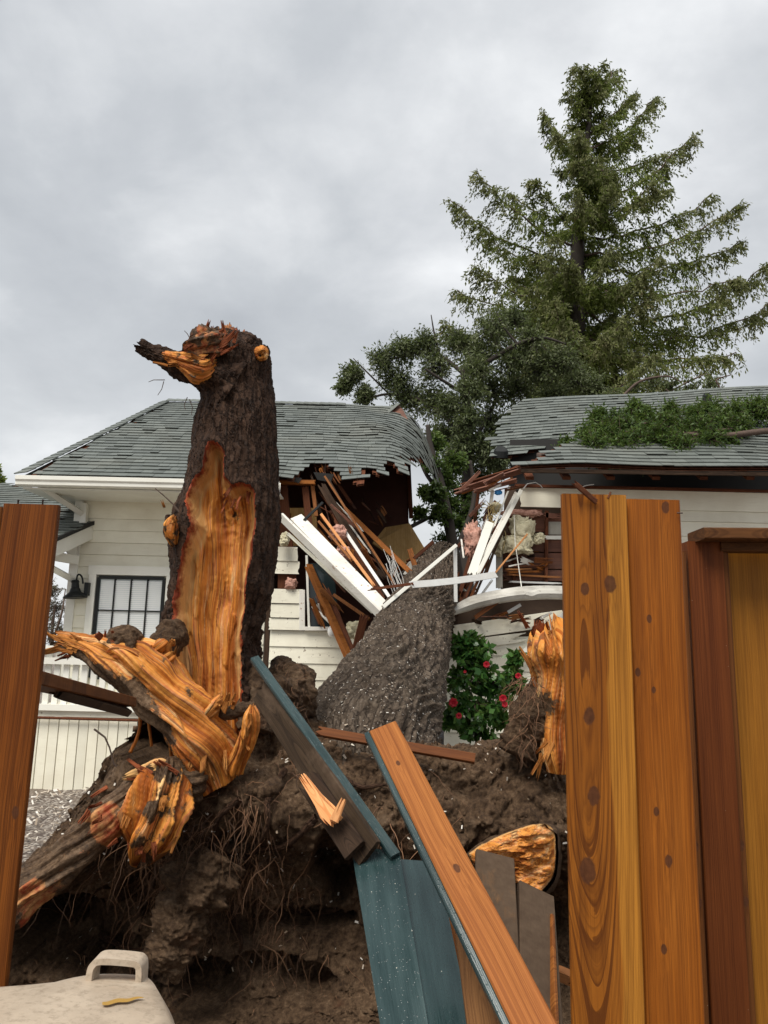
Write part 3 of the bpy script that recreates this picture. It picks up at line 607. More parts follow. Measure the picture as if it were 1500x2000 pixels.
# central left wall with the broken window
YC = 10.1
lowL = quadbox('wall', [(P(527, 1300, YC).x, YC, zb), (P(760, 1300, YC).x, YC, zb), (P(730, 1300, YC).x, YC, P(600, 1240, YC).z), (P(527, 1300, YC).x, YC, P(600, 1236, YC).z)], .1, OLDSIDING)
ys = [1232, 1264, 1296, 1328, 1358, 1388, 1418, 1448, 1470]
for i in range(8):
    x1 = (705, 700, 760, 760, 760, 760, 760, 760)[i]; clap(lowL, P(525, 1300, YC).x, P(x1, 1300, YC).x, P(600, ys[i + 1], YC).z + .003, P(600, ys[i], YC).z, YC, OLDSIDING, seed=300 + i, j1=.05)
upL = quadbox('wall', [P(541, 1232, YC), P(588, 1232, YC), P(560, 945, YC), P(546, 945, YC)], .08, OLDLUM)
for i, (xa_, xb_, ya, yb) in enumerate(((538, 580, 1069, 1097), (535, 584, 1097, 1122), (532, 594, 1151, 1179), (531, 594, 1180, 1207), (529, 595, 1208, 1231))):
    clap(upL, P(xa_, 1150, YC).x, P(xb_, 1150, YC).x, P(560, yb, YC).z + .003, P(560, ya, YC).z, YC - .03, OLDSIDING, seed=400 + i, j1=.02, j0=.015)
plank('casing', P(590, 1231, YC - .05), P(590, 1152, YC - .05), .075, .02, SPLITTRIM, upL, n=5)
box('corner_board', P(517, 1250, YC).x, P(527, 1250, YC).x, YC - .02, YC + .4, zb, P(520, 1128, YC).z, DARKLUM, house)  # dark strip painting the shadowed corner gap, no real board
wn = quadbox('window', [P(604, 1226, YC + .03), P(664, 1226, YC + .03), P(650, 1100, YC + .03), P(604, 1100, YC + .03)], .02, GLASS)
plank('jamb', P(604, 1228, YC - .02), P(599, 1085, YC - .02), .03, .06, TRIM, wn); plank('sill', P(596, 1228, YC - .04), P(668, 1228, YC - .04), .05, .08, SPLITTRIM, wn)
# inside of the broken room
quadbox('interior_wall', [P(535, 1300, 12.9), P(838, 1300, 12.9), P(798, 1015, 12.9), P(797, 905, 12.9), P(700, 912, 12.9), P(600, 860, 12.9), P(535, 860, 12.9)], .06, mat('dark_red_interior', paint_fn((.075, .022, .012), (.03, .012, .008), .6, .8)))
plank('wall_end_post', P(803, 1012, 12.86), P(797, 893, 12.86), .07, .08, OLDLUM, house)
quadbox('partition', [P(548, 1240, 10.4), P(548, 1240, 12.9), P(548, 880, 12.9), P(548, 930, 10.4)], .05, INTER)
quadbox('floor_slab', [(P(535, 1300, 10.1).x, 10.2, .9), (1.6, 10.2, .9), (1.9, 13.5, .9), (P(535, 1300, 12).x, 13.5, .9)], .1, INTER)
quadbox('plywood_sheet', [P(728, 1060, 11.6), P(812, 1120, 11.2), P(836, 1082, 11.8), P(800, 1022, 12.3), P(752, 1030, 12.2)], .02, PLY)
quadbox('plywood_sheet', [P(560, 992, YC + .3), P(617, 992, YC + .3), P(622, 1066, YC + .3), P(560, 1066, YC + .3)], .015, PLY)
for i, (xa_, ya, xb_, yb, w_, m_, Y) in enumerate(((566, 1060, 565, 1002, .05, CEDAR, YC + .2), (592, 1060, 590, 1003, .05, CEDAR, YC + .2), (550, 1232, 553, 940, .09, OLDLUM, YC + .05), (604, 1030, 596, 948, .09, OLDLUM, YC + .02), (618, 1008, 610, 945, .05, LUMBER, YC))):
    plank('stud', P(xa_, ya, Y), P(xb_, yb, Y), w_, .05, m_, house, j1=.05)
plank('top_plate', P(545, 942, YC - .05), P(617, 943, YC - .05), .055, .09, CEDAR, house, j1=.03)
# crushed roof edge on the right of the gap: splayed red brown boards
for i, (xa_, ya, xb_, yb, w_, Ya, Yb) in enumerate(((887, 962, 1022, 918, .09, 9.7, 9.5), (900, 950, 1030, 912, .10, 9.9, 9.6), (925, 960, 1010, 938, .07, 9.6, 9.5), (930, 955, 1026, 905, .07, 10.2, 9.6), (945, 945, 985, 925, .06, 9.5, 9.4))):
    plank('splintered_roof_board', P(xa_, ya, Ya), P(xb_, yb, Yb), w_, .022, OLDLUM if i % 2 else SHEATH, house, face=(.1, -.6, -.8), j0=.30, j1=.06, n=9)
for px, py0, py1 in ((935, 1000, 962), (962, 1000, 962)):
    plank('stud', P(px - 8, py0 + 20, 10.0), P(px, py1 - 5, 9.9), .04, .06, OLDLUM if px == 935 else TRIM, house, j0=.1)
foundation = box('foundation', P(519, 1480, YC).x, xR, YC + .03, YC + .3, .0, zb + .02, CONC, house)
# ---------------------------------------------------------------- the uprooted tree
tree = empty('uprooted_tree', (-.2, 4.7, 0), 'huge uprooted tree, torn orange stem, muddy root plate, grey trunk lying into house', 'fallen tree')
YM = 4.5
def px2m(p, Y): return p * Y / F
# --- root plate of soil: a profile swept across, displaced by noise, with caves under it
Hp = np.array([(-140, 1900), (-60, 1800), (0, 1725), (60, 1650), (130, 1580), (172, 1515), (205, 1440), (232, 1384), (268, 1364), (330, 1390), (420, 1440), (500, 1400), (600, 1425), (650, 1445), (760, 1458), (900, 1475), (960, 1468), (1040, 1452), (1110, 1500), (1200, 1580), (1300, 1700)], float)
def soil_mass():
    nu, nv = 480, 330; pxs = np.linspace(-130, 1290, nu); H = np.interp(pxs, Hp[:, 0], Hp[:, 1])
    x = np.array([P(a, 1500, YM).x for a in pxs]); zt_ = np.array([P(a, h, YM + .25).z for a, h in zip(pxs, H)])
    # profile rows: (where along height -1..1.., Y offset)
    prof = np.array([(-.55, -1.9, 0), (-.50, -1.1, 0), (-.36, -.45, 0), (-.28, .12, 0), (-.1, .30, 0), (.12, .36, 0), (.32, .22, 0), (.5, -.02, 0), (.68, -.06, 0), (.85, .06, 0), (.97, .22, 0), (1.0, .42, 0), (.97, .75, 0), (.8, 1.15, 0), (.4, 1.55, 0), (-.1, 1.75, 0), (-.3, 1.8, 0)])
    d = np.concatenate([[0], np.cumsum(np.hypot(np.diff(prof[:, 0]) * 1.2, np.diff(prof[:, 1])))]); wts = np.interp(np.linspace(0, 1, nv), [0, .12, .70, 1], [0, d[2], d[11], d[-1]])
    sp = spline(prof, 400); ds = np.concatenate([[0], np.cumsum(np.hypot(np.diff(sp[:, 0]) * 1.2, np.diff(sp[:, 1])))]); ds *= d[-1] / ds[-1]
    hh = np.interp(wts, ds, sp[:, 0]); yo = np.interp(wts, ds, sp[:, 1])
    Xg = np.repeat(x, nv); Zt = np.repeat(zt_, nv); h = np.tile(hh, nu); Z = np.where(h > 0, h * Zt, h * .55); Z = np.where(h < 0, h * 1.15, Z)
    Y = YM + np.tile(yo, nu); p = np.stack([Xg, Y, Z], 1)
    edge = sstep(0, .5, np.abs(p[:, 0] - x[0])) * sstep(0, .4, np.abs(p[:, 0] - x[-1]))
    big = fbm(p, 1.7, 3, .5, 1); med = fbm(p, 5.5, 4, .55, 2); rid = 1 - np.abs(fbm(p, 3.2, 3, .5, 5)); sml = fbm(p, 22, 4, .6, 3)
    act = np.where(h < -.45, .25, 1.)
    n_ = np.stack([0 * Y, -np.clip(.9 - np.clip(np.tile(yo, nu) - .25, 0, 1), .15, 1), np.clip(h - .6, 0, .5) * 1.2], 1)
    disp = act * (.10 * big + .055 * med + .045 * (rid - .6) + .024 * sml + .010 * fbm(p, 80, 2, .6, 8)); p += n_ * disp[:, None]
    p[:, 2] += .02 * fbm(p, 9, 3, .5, 9) * act; p[:, 0] += .02 * fbm(p, 7, 3, .5, 12) * act
    q = proj(p); front = np.tile(yo, nu) < .45
    for cx, cy, rx, ry, dep in ((150, 1830, 130, 85, .40), (60, 1790, 80, 50, .3), (285, 1760, 70, 55, .30), (655, 1690, 55, 70, .38), (600, 1795, 95, 22, .28), (480, 1790, 60, 30, .16), (400, 1930, 70, 60, .25), (520, 1890, 80, 30, .2), (600, 1920, 60, 40, .25), (285, 1440, 52, 66, 1.1), (1050, 1800, 60, 50, .3), (860, 1760, 60, 80, .3), (230, 1930, 90, 50, .25), (445, 1640, 40, 18, .1)):
        e = ((q[:, 0] - cx) / rx) ** 2 + ((q[:, 1] - cy) / ry) ** 2 + .45 * fbm(np.stack([q[:, 0] / 45, q[:, 1] / 45, 0 * Y], 1), 1, 3); p[:, 1] += np.where(front, dep * (1 - sstep(.35, 1.15, e)), 0)
    o = mk('root_plate_soil', p, gridf(nu, nv), SOIL, tree, smooth=True); return p.reshape(nu, nv, 3)
SG = soil_mass(); SGF = SG.reshape(-1, 3); SGQ = proj(SGF); SGD = SGF[:, 1]
def onsoil(px, py, off=.0):
    """front-most soil point near a pixel direction, lifted off towards the viewer"""
    d = (SGQ[:, 0] - px) ** 2 + (SGQ[:, 1] - py) ** 2; k = np.argpartition(d, 12)[:12]; k = k[np.argmin(SGD[k])]; p = Vector(SGF[k]); return p + (CAM - p).normalized() * off
def limb(name, rows, m, parent=tree, nu=72, nv=140, rough=.10, fibre=.10, mudfn=None, rimv=0., seed=0, flat=1., lump=.2, jag=(0., 0.), cap=True, iso=None):
    """rows (px, py, Y, radius px): a torn root or stem with long fibres and knobs"""
    R = [tuple(P(a, b, Y)) + (px2m(r, Y),) for a, b, Y, r in rows]; pos, nr, th, al, r = limbv(R, nu, nv, flat); L = al.max()
    sw = .5 * np.sin(al * 5 + seed); kk = nu / 64.; fp = np.stack([np.cos(th + sw) * 1.5 * kk, np.sin(th + sw) * 1.5 * kk, al * .9], 1); fp2 = np.stack([np.cos(th + sw) * 3.6 * kk, np.sin(th + sw) * 3.6 * kk, al * 1.4], 1)
    if iso is None: iso = .22 if m is SOIL else .0
    if iso: fibre *= .15; rough *= .15
    led = fbm(np.stack([np.cos(th + sw) * 3.2, np.sin(th + sw) * 3.2, al * 1.5], 1), 1, 2, .4, seed + 7)
    chunk = (sstep(.08, .26, led) + sstep(.42, .6, led) - sstep(-.12, -.30, led) - sstep(-.46, -.62, led)) * .5
    dsp = r * (lump * fbm(pos, 4.0, 2, .45, seed) + fibre * .6 * fbm(fp, 1, 2, .55, seed + 3) + rough * .5 * fbm(fp2, 1, 1, .6, seed + 5) + (fibre + rough) * .34 * chunk + iso * fbm(pos, 11, 4, .6, seed + 9)) + (.006 if iso else .002) * fbm(pos, 45, 3, .6, seed)
    pos = pos + nr * dsp[:, None]
    if any(jag):       # splintered ends: strands of different length
        c = pos.reshape(nu, nv, 3); ax = c.mean(0); d0 = ax[0] - ax[4]; d0 /= np.linalg.norm(d0); d1 = ax[-1] - ax[-5]; d1 /= np.linalg.norm(d1)
        s0 = fbm(np.stack([np.cos(th) * 4, np.sin(th) * 4, 0 * th + seed], 1), 1, 4, .8)
        pos = pos + d1[None] * (jag[1] * s0 * sstep(L - .25, L, al))[:, None] + d0[None] * (jag[0] * s0 * sstep(.25, 0, al))[:, None]
    mud = np.zeros(len(pos)) if mudfn is None else mudfn(pos, th, al / L)
    uvw = np.stack([(th + sw) * r.mean(), al, 0 * al], 1); f = gridf(nu, nv, True)
    n0 = len(pos); ends = pos.reshape(nu, nv, 3); v = pos; fl = [f]
    if cap:
        cs = np.stack([ends[:, 0].mean(0), ends[:, -1].mean(0)]); cs[1] -= .35 * px2m(rows[-1][3], rows[-1][2]) * (ends[:, -1].mean(0) - ends[:, -6].mean(0)) / np.linalg.norm(ends[:, -1].mean(0) - ends[:, -6].mean(0))
        v = np.vstack([pos, cs]); i = np.arange(nu); j = (i + 1) % nu
        fl.append(np.stack([j * nv, i * nv, 0 * i + n0, 0 * i + n0], 1)); fl.append(np.stack([i * nv + nv - 1, j * nv + nv - 1, 0 * i + n0 + 1, 0 * i + n0 + 1], 1))
        mud = np.append(mud, [mud.mean(), 0]); uvw = np.vstack([uvw, [[0, 0, 0], [0, L, 0]]])
    faces = [tuple(dict.fromkeys(q)) for q in np.vstack(fl).tolist()] if cap else np.vstack(fl)
    return mk(name, v, faces, m, parent, smooth=True, attrs={'uvw': uvw, 'rim': np.full(len(v), rimv), 'mud': mud})
# --- the tall torn stem
def stem():
    rows = [(655, 424, 470), (668, 410, 500), (690, 398, 524), (715, 392, 529), (745, 392, 530), (780, 394, 534), (830, 382, 538), (880, 376, 539), (930, 368, 540), (970, 360, 541), (1010, 342, 541), (1060, 336, 538), (1100, 338, 534), (1150, 336, 528), (1200, 330, 514), (1250, 312, 500), (1300, 306, 494), (1350, 318, 500), (1400, 335, 502), (1450, 350, 488), (1500, 362, 462), (1545, 372, 446), (1580, 378, 440)]
    outline = [(412, 864), (424, 866), (436, 886), (441, 930), (452, 948), (470, 938), (488, 944), (499, 962), (498, 1010), (491, 1060), (480, 1130), (473, 1200), (469, 1280), (472, 1330), (480, 1372), (500, 1380), (503, 1440), (480, 1480), (462, 1520), (450, 1600), (370, 1600), (355, 1490), (322, 1400), (318, 1350), (330, 1300), (336, 1250), (342, 1200), (352, 1120), (361, 1060), (374, 1022), (368, 970), (373, 945), (398, 912), (404, 880)]
    nu, nv = 300, 420; s = spline([(r[1], r[2], r[0]) for r in rows], nv); Yc = 4.75 - .1 * np.linspace(1, 0, nv)
    th = np.linspace(0, 2 * np.pi, nu, endpoint=False); c = np.array([P((a + b) / 2, y, Y) for (a, b, y), Y in zip(s, Yc)]); r = (s[:, 1] - s[:, 0]) / 2 * Yc / F
    T = np.repeat(th, nv); Rr = np.tile(r, nu); C = np.tile(c, (nu, 1)); nrm = np.stack([np.sin(T), -np.cos(T) * .9, 0 * T], 1)      # T=0 front
    al = np.tile(np.concatenate([[0], np.cumsum(np.linalg.norm(np.diff(c, axis=0), axis=1))]), nu); pos = C + nrm * Rr[:, None]
    fp = np.stack([np.cos(T) * 4.5, np.sin(T) * 4.5, al * 2.2], 1); bark = .012 * fbm(pos, 5, 3) + .018 * (1 - np.abs(fbm(fp, 1, 2, .6, 4))) + .006 * fbm(pos * np.array((1, 1, .6)), 20, 4, .6, 6) + .004 * fbm(pos, 70, 2, .6, 7)
    # muddy knobs on the lower left and lower right flanks
    q0 = proj(pos); low = sstep(1080, 1250, q0[:, 1]); bark += low * .03 * fbm(pos, 9, 4, .6, 2)
    q = proj(pos); jit = fbm(np.stack([q[:, 0] / 34, q[:, 1] / 60, 0 * T], 1), 1, 3, .45, 3) * 6; front = np.cos(T) > 0
    d = np.where(front, inpoly(q, outline) + jit, -50.)
    vflow = np.stack([q[:, 0] / 9 + 1.5 * np.sin(q[:, 1] / 130), q[:, 1] / 260, 0 * T], 1); fib = fbm(vflow, 1, 4, .6, 5); big = fbm(np.stack([q[:, 0] / 45, q[:, 1] / 170, 0 * T], 1), 1, 2, .5, 6)
    led = fbm(np.stack([q[:, 0] / 30, q[:, 1] / 160, 0 * T], 1), 1, 2, .5, 9); ledge = .013 * (sstep(.30, .34, led) - sstep(-.30, -.34, led))
    yflat = C[:, 1] - .34 * Rr + .014 * fib + .035 * big + ledge + .05 * sstep(12, 60, d) * sstep(1400, 1200, q[:, 1])
    kd = np.hypot((q[:, 0] - 444) / 26, (q[:, 1] - 985) / 46); yflat += .05 * np.exp(-kd ** 2 * 1.2) + .02 * fbm(pos, 26, 3, .6, 11) * np.exp(-kd ** 2 * .6)
    tt = sstep(0, 13, d); ysurf = pos[:, 1] + nrm[:, 1] * bark; pos[:, 0] += nrm[:, 0] * bark * (1 - tt)
    lip = .012 * np.exp(-((d + 4) / 6) ** 2); pos[:, 1] = np.where(front, ysurf * (1 - tt) + np.maximum(yflat, ysurf) * tt - lip, ysurf)
    # broken crown of the stem: ragged splinters
    tj = fbm(np.stack([np.cos(T) * 1.5, np.sin(T) * 1.5, 0 * T], 1), 1, 3, .6, 21); pos[:, 2] += sstep(.16, 0, al) * (.04 * tj + .01)
    f = gridf(nu, nv, True); wood = (d[f].mean(1) > 0); uvw = np.stack([q[:, 0] * Yc.mean() / F + .02 * np.sin(q[:, 1] / 90), al, 0 * al], 1); uvb = np.stack([T * .25, al, bark * 3], 1)
    rim = 1 - np.clip(d / 36, 0, 1); mud = .62 * sstep(1470, 1580, q[:, 1]) * sstep(330, 420, q[:, 0]) + .5 * np.exp(-kd ** 2 * 2.2)
    def sub(fs): u = np.unique(fs); m_ = -np.ones(len(pos), int); m_[u] = np.arange(len(u)); return u, m_[fs]
    ub, fb = sub(f[~wood]); st = mk('torn_stem', pos[ub], fb, BARKD, tree, smooth=True, attrs={'uvw': uvb[ub]}); st['label'] = 'tall broken stem with dark wet bark'
    uw, fw = sub(f[wood]); tw = mk('torn_wood_face', pos[uw], fw, TORN, st, smooth=True, attrs={'uvw': uvw[uw], 'rim': rim[uw], 'mud': mud[uw]}); tw['label'] = 'long orange face of freshly torn wood'
    # closing disc of broken wood inside the top
    top = pos.reshape(nu, nv, 3)[:, 10]; cc = top.mean(0) + np.array((0, 0, .02)); k = 26; rr = np.linspace(1, 0, k); dv = (cc + (top[:, None] - cc) * rr[None, :, None]).reshape(-1, 3); dv[:, 2] += .05 * fbm(dv * np.array((1, 1, .2)), 16, 4, .7, 8)
    mk('broken_top', dv, gridf(nu, k, True), TORN, st, smooth=True, attrs={'uvw': dv[:, [0, 2, 1]], 'rim': np.full(len(dv), .9), 'mud': np.full(len(dv), .45)})
    return st
ST = stem()
topmud = lambda k, s=1.: (lambda p, th, a: .62 * sstep(.1, .75, -np.cos(th)) + k + .25 * fbm(p, 7, 3, .6, 31))
barkside = lambda lo, hi: (lambda p, th, a: np.where(np.cos(th - .6) > .2, 0, .8) + lo * (1 - a) + hi * a)
# beak-like broken branch at the head of the stem
bk = limb('broken_branch', [(455, 760, 4.60, 58), (425, 742, 4.57, 46), (392, 728, 4.55, 34), (352, 713, 4.53, 27), (318, 698, 4.52, 22), (290, 685, 4.52, 17), (272, 676, 4.52, 14)], BARKD, ST, nu=96, nv=120, lump=.4, fibre=.3, rough=.2, iso=.16, seed=41, jag=(0, .02))
limb('splintered_wood', [(322, 694, 4.46, 5), (350, 704, 4.44, 12), (382, 716, 4.44, 18), (404, 722, 4.45, 16), (420, 712, 4.47, 6)], TORN, ST, nu=96, nv=90, lump=.8, fibre=.5, rough=.3, seed=44, rimv=.1, mudfn=lambda p, th, a: .36 + .35 * fbm(p, 16, 3, .6, 3), jag=(.02, .03))
limb('splintered_wood', [(362, 690, 4.50, 6), (384, 682, 4.46, 20), (412, 674, 4.47, 25), (438, 662, 4.52, 15), (448, 652, 4.54, 5)], TORN, ST, nu=96, nv=80, lump=.9, fibre=.6, rough=.3, seed=47, rimv=.9, mudfn=lambda p, th, a: .56 + .2 * fbm(p, 14, 3, .6, 3), jag=(.02, .05))
limb('bark_hump', [(422, 652, 4.62, 10), (446, 664, 4.6, 22), (474, 688, 4.62, 32), (498, 722, 4.66, 26)], BARKD, ST, nu=90, nv=90, lump=.5, iso=.2, seed=46)
kn_ = limb('broken_knob', [(500, 714, 4.64, 18), (509, 694, 4.56, 20), (514, 686, 4.50, 19)], BARKD, ST, nu=72, nv=50, lump=.35, iso=.15, seed=48)
limb('knob_wood', [(512, 690, 4.52, 16), (511, 688, 4.485, 13), (511, 688, 4.48, 3)], TORN, kn_, nu=72, nv=30, lump=.3, fibre=.1, rough=.05, seed=49, rimv=.1, mudfn=lambda p, th, a: .25 + .3 * fbm(p, 30, 3))
limb('side_knob', [(352, 1040, 4.6, 24), (338, 1030, 4.5, 20), (330, 1022, 4.47, 10), (328, 1006, 4.47, 5)], BARKD, ST, nu=40, nv=50, lump=.35, seed=51)
limb('knob_wood', [(338, 1062, 4.46, 5), (332, 1042, 4.44, 10), (333, 1022, 4.44, 9), (338, 1010, 4.45, 3)], TORN, ST, nu=64, nv=50, lump=1.1, fibre=.6, seed=52, rimv=.3, mudfn=lambda p, th, a: .30 + .5 * fbm(p, 18, 3), jag=(.03, .03))
# torn roots
limb('torn_root', [(430, 1530, 4.45, 40), (402, 1470, 4.42, 54), (365, 1400, 4.40, 56), (318, 1342, 4.38, 54), (262, 1300, 4.36, 50), (205, 1278, 4.34, 38), (160, 1262, 4.33, 24), (124, 1252, 4.33, 13)], TORN, nu=120, nv=220, lump=.26, fibre=.26, rough=.16, seed=61, mudfn=lambda p, th, a: np.clip(.75 * sstep(.0, .8, np.sin(th) * -1) * sstep(.1, .4, a) + .34 * fbm(p, 6, 3, .6, 3) + .14, 0, 1), jag=(0, .09))
limb('root_knob', [(236, 1300, 4.40, 34), (238, 1262, 4.36, 40), (240, 1240, 4.36, 30), (240, 1226, 4.38, 8)], SOIL, nu=64, nv=60, lump=.3, rough=.2, seed=63)
limb('root_knob', [(212, 1282, 4.30, 8), (232, 1272, 4.27, 20), (262, 1280, 4.28, 22), (288, 1300, 4.31, 10)], TORN, nu=56, nv=60, lump=.5, fibre=.4, rough=.3, seed=64, mudfn=lambda p, th, a: np.full(len(p), .30), rimv=.3)
limb('root_knob', [(300, 1286, 4.5, 20), (318, 1262, 4.5, 30), (336, 1236, 4.55, 30), (350, 1215, 4.6, 12)], SOIL, nu=48, nv=50, lump=.3, rough=.2, seed=65)
for i, (a, b, r) in enumerate(((292, 1270, 14), (316, 1262, 13), (330, 1284, 12), (306, 1290, 10))):
    limb('torn_splinter', [(a - 10, b + 8, 4.36, 4), (a, b, 4.33, r), (a + 10, b - 8, 4.35, 4)], TORN, nu=28, nv=26, lump=.6, fibre=.5, rough=.4, seed=70 + i, rimv=.35)
limb('root_stub', [(452, 1500, 4.40, 24), (472, 1462, 4.36, 20), (486, 1425, 4.34, 15), (490, 1398, 4.33, 12), (492, 1380, 4.33, 4)], TORN, nu=56, nv=90, lump=.35, fibre=.3, rough=.2, seed=75, rimv=.35, jag=(0, .02))
limb('root_ledge', [(412, 1386, 4.40, 8), (440, 1392, 4.35, 13), (468, 1388, 4.36, 12), (484, 1378, 4.4, 4)], SOIL, nu=40, nv=50, lump=.4, rough=.3, seed=77)
limb('torn_splinter', [(386, 1412, 4.33, 3), (404, 1396, 4.31, 7), (420, 1378, 4.33, 9), (430, 1362, 4.36, 3)], TORN, nu=32, nv=40, lump=.5, fibre=.5, seed=78, rimv=.45, jag=(.04, .03))
limb('root', [(388, 1520, 4.42, 34), (330, 1520, 4.33, 36), (270, 1545, 4.25, 31), (215, 1592, 4.20, 31), (150, 1652, 4.14, 33), (80, 1716, 4.06, 36), (0, 1780, 3.98, 36), (-80, 1835, 3.92, 32)], TORN, nu=110, nv=260, lump=.6, fibre=.25, rough=.2, seed=81, rimv=.89, mudfn=lambda p, th, a: .86 + .22 * fbm(p, 5, 3, .6, 33) + .12 * np.sin(th) - .75 * np.exp(-((a - .40) / .06) ** 2) * (np.sin(th) < .6) - .70 * np.exp(-((a - .75) / .06) ** 2) * (np.sin(th) < .2) - .55 * np.exp(-((a - .17) / .05) ** 2))
limb('root', [(322, 1490, 4.30, 14), (318, 1535, 4.18, 36), (308, 1590, 4.12, 46), (292, 1640, 4.13, 36), (284, 1668, 4.18, 14)], TORN, nu=120, nv=130, lump=.6, fibre=.6, rough=.3, seed=84, mudfn=lambda p, th, a: .55 * sstep(.45, .1, a) + .5 * np.sin(th + 2.) ** 2 + .4 * fbm(p, 8, 3, .6, 6) + .08, rimv=.18, jag=(0, .07))
limb('torn_splinter', [(250, 1516, 4.2, 4), (282, 1508, 4.18, 11), (316, 1500, 4.2, 11), (344, 1510, 4.25, 6)], TORN, nu=40, nv=70, lump=.6, fibre=.5, rough=.4, seed=86, rimv=.75, mudfn=lambda p, th, a: np.full(len(p), .26), jag=(.04, .03))
# strips of bark hanging in the hollow
for i, pts in enumerate((((272, 1372), (274, 1410), (268, 1440), (254, 1470)), ((288, 1392), (292, 1425), (296, 1458)), ((330, 1420), (334, 1470), (332, 1500)))):
    limb('hanging_strip', [(a, b, 4.5, 3.2 if k else 4) for k, (a, b) in enumerate(pts)], TORN, nu=10, nv=24, lump=.3, seed=90 + i, rimv=.3)
# right-hand torn root, half behind the fence, and its earth
limb('torn_root', [(1092, 1510, 4.45, 20), (1094, 1450, 4.45, 32), (1096, 1390, 4.45, 36), (1090, 1330, 4.45, 42), (1082, 1280, 4.45, 46), (1078, 1246, 4.45, 40), (1076, 1232, 4.45, 20)], TORN, nu=110, nv=190, lump=.42, fibre=.22, rough=.24, seed=101, rimv=.28, mudfn=lambda p, th, a: .42 * np.exp(-((a - .48) / .09) ** 2) + .30 * sstep(-.2, -.9, np.sin(th)) + .16 * fbm(p, 9, 3, .6, 1) + .05, jag=(0, .10))
limb('earth_clump', [(1010, 1475, 4.5, 30), (1028, 1430, 4.52, 42), (1040, 1385, 4.52, 36), (1045, 1345, 4.55, 22), (1048, 1318, 4.55, 6)], SOIL, nu=64, nv=80, lump=.45, rough=.3, seed=103)
limb('earth_clump', [(500, 1420, 4.85, 40), (540, 1370, 4.9, 62), (556, 1335, 4.95, 50), (545, 1300, 4.95, 30), (535, 1286, 4.95, 8)], SOIL, nu=90, nv=110, lump=.35, rough=.25, seed=105)
limb('earth_clump', [(500, 1430, 4.6, 30), (508, 1370, 4.65, 36), (500, 1310, 4.7, 22), (498, 1280, 4.72, 6)], SOIL, nu=60, nv=70, lump=.35, rough=.25, seed=106)
limb('earth_clump', [(420, 1670, 4.50, 46), (385, 1735, 4.42, 50), (352, 1800, 4.36, 42), (338, 1860, 4.34, 30), (342, 1900, 4.36, 14), (344, 1918, 4.38, 5)], SOIL, nu=110, nv=150, lump=.35, iso=.4, seed=107)
limb('earth_clump', [(545, 1530, 4.3, 10), (530, 1540, 4.24, 16), (515, 1548, 4.22, 12), (508, 1562, 4.22, 4)], SOIL, nu=40, nv=40, lump=.4, rough=.3, seed=109)
# sawn-off looking root end in the bank
def root_end():
    poly = np.array([(918, 1672), (945, 1652), (985, 1634), (1030, 1618), (1062, 1612), (1084, 1624), (1090, 1660), (1086, 1712), (1068, 1740), (1050, 1757), (1020, 1738), (990, 1712), (955, 1702), (925, 1690)], float)
    n = 160; sp = spline(np.vstack([poly, poly[:1]]), n + 1)[:n]; c = sp.mean(0); k = 60; v = []; A = []
    for i in range(n):
        for j in range(k):
            s = 1 - j / (k - 1); px = c + (sp[i] - c) * s; p = P(px[0], px[1], 4.02 + .16 * (px[0] - 920) / 170 - .0 * s); v.append(p); A.append(s)
    v = np.array(v); A = np.array(A); q = proj(v); h = .03 * fbm(np.stack([q[:, 0] / 40, q[:, 1] / 16, 0 * A], 1), 1, 4, .6, 7) + .05 * fbm(v, 6, 2); v[:, 1] += h * sstep(1, .85, A) + .05 * sstep(.8, 1, A)
    u = np.stack([q[:, 1] * .003 + q[:, 0] * .0012, q[:, 0] * .003 - q[:, 1] * .0012, 3 * h], 1)
    r = mk('cut_root', v, gridf(n, k, True), TORN, tree, smooth=True, attrs={'uvw': u, 'rim': sstep(.90, 1, A) * .85 * (q[:, 1] < 1680), 'mud': .12 + .4 * sstep(.93, 1., A)})
    R = []
    for i in range(n):
        for j in range(30):
            s = j / 29; px = sp[i] + (sp[i] - c) * (.10 * math.sin(s * 3)); p = P(px[0], px[1], 4.06 + .16 * (px[0] - 920) / 170 + .6 * s); R.append(p)
    R = np.array(R); R += .02 * fbm(R, 9, 3)[:, None] * np.array((.5, 0, 1)); mk('root_bark', R, gridf(n, 30, True), SOIL, r, smooth=True)
root_end()
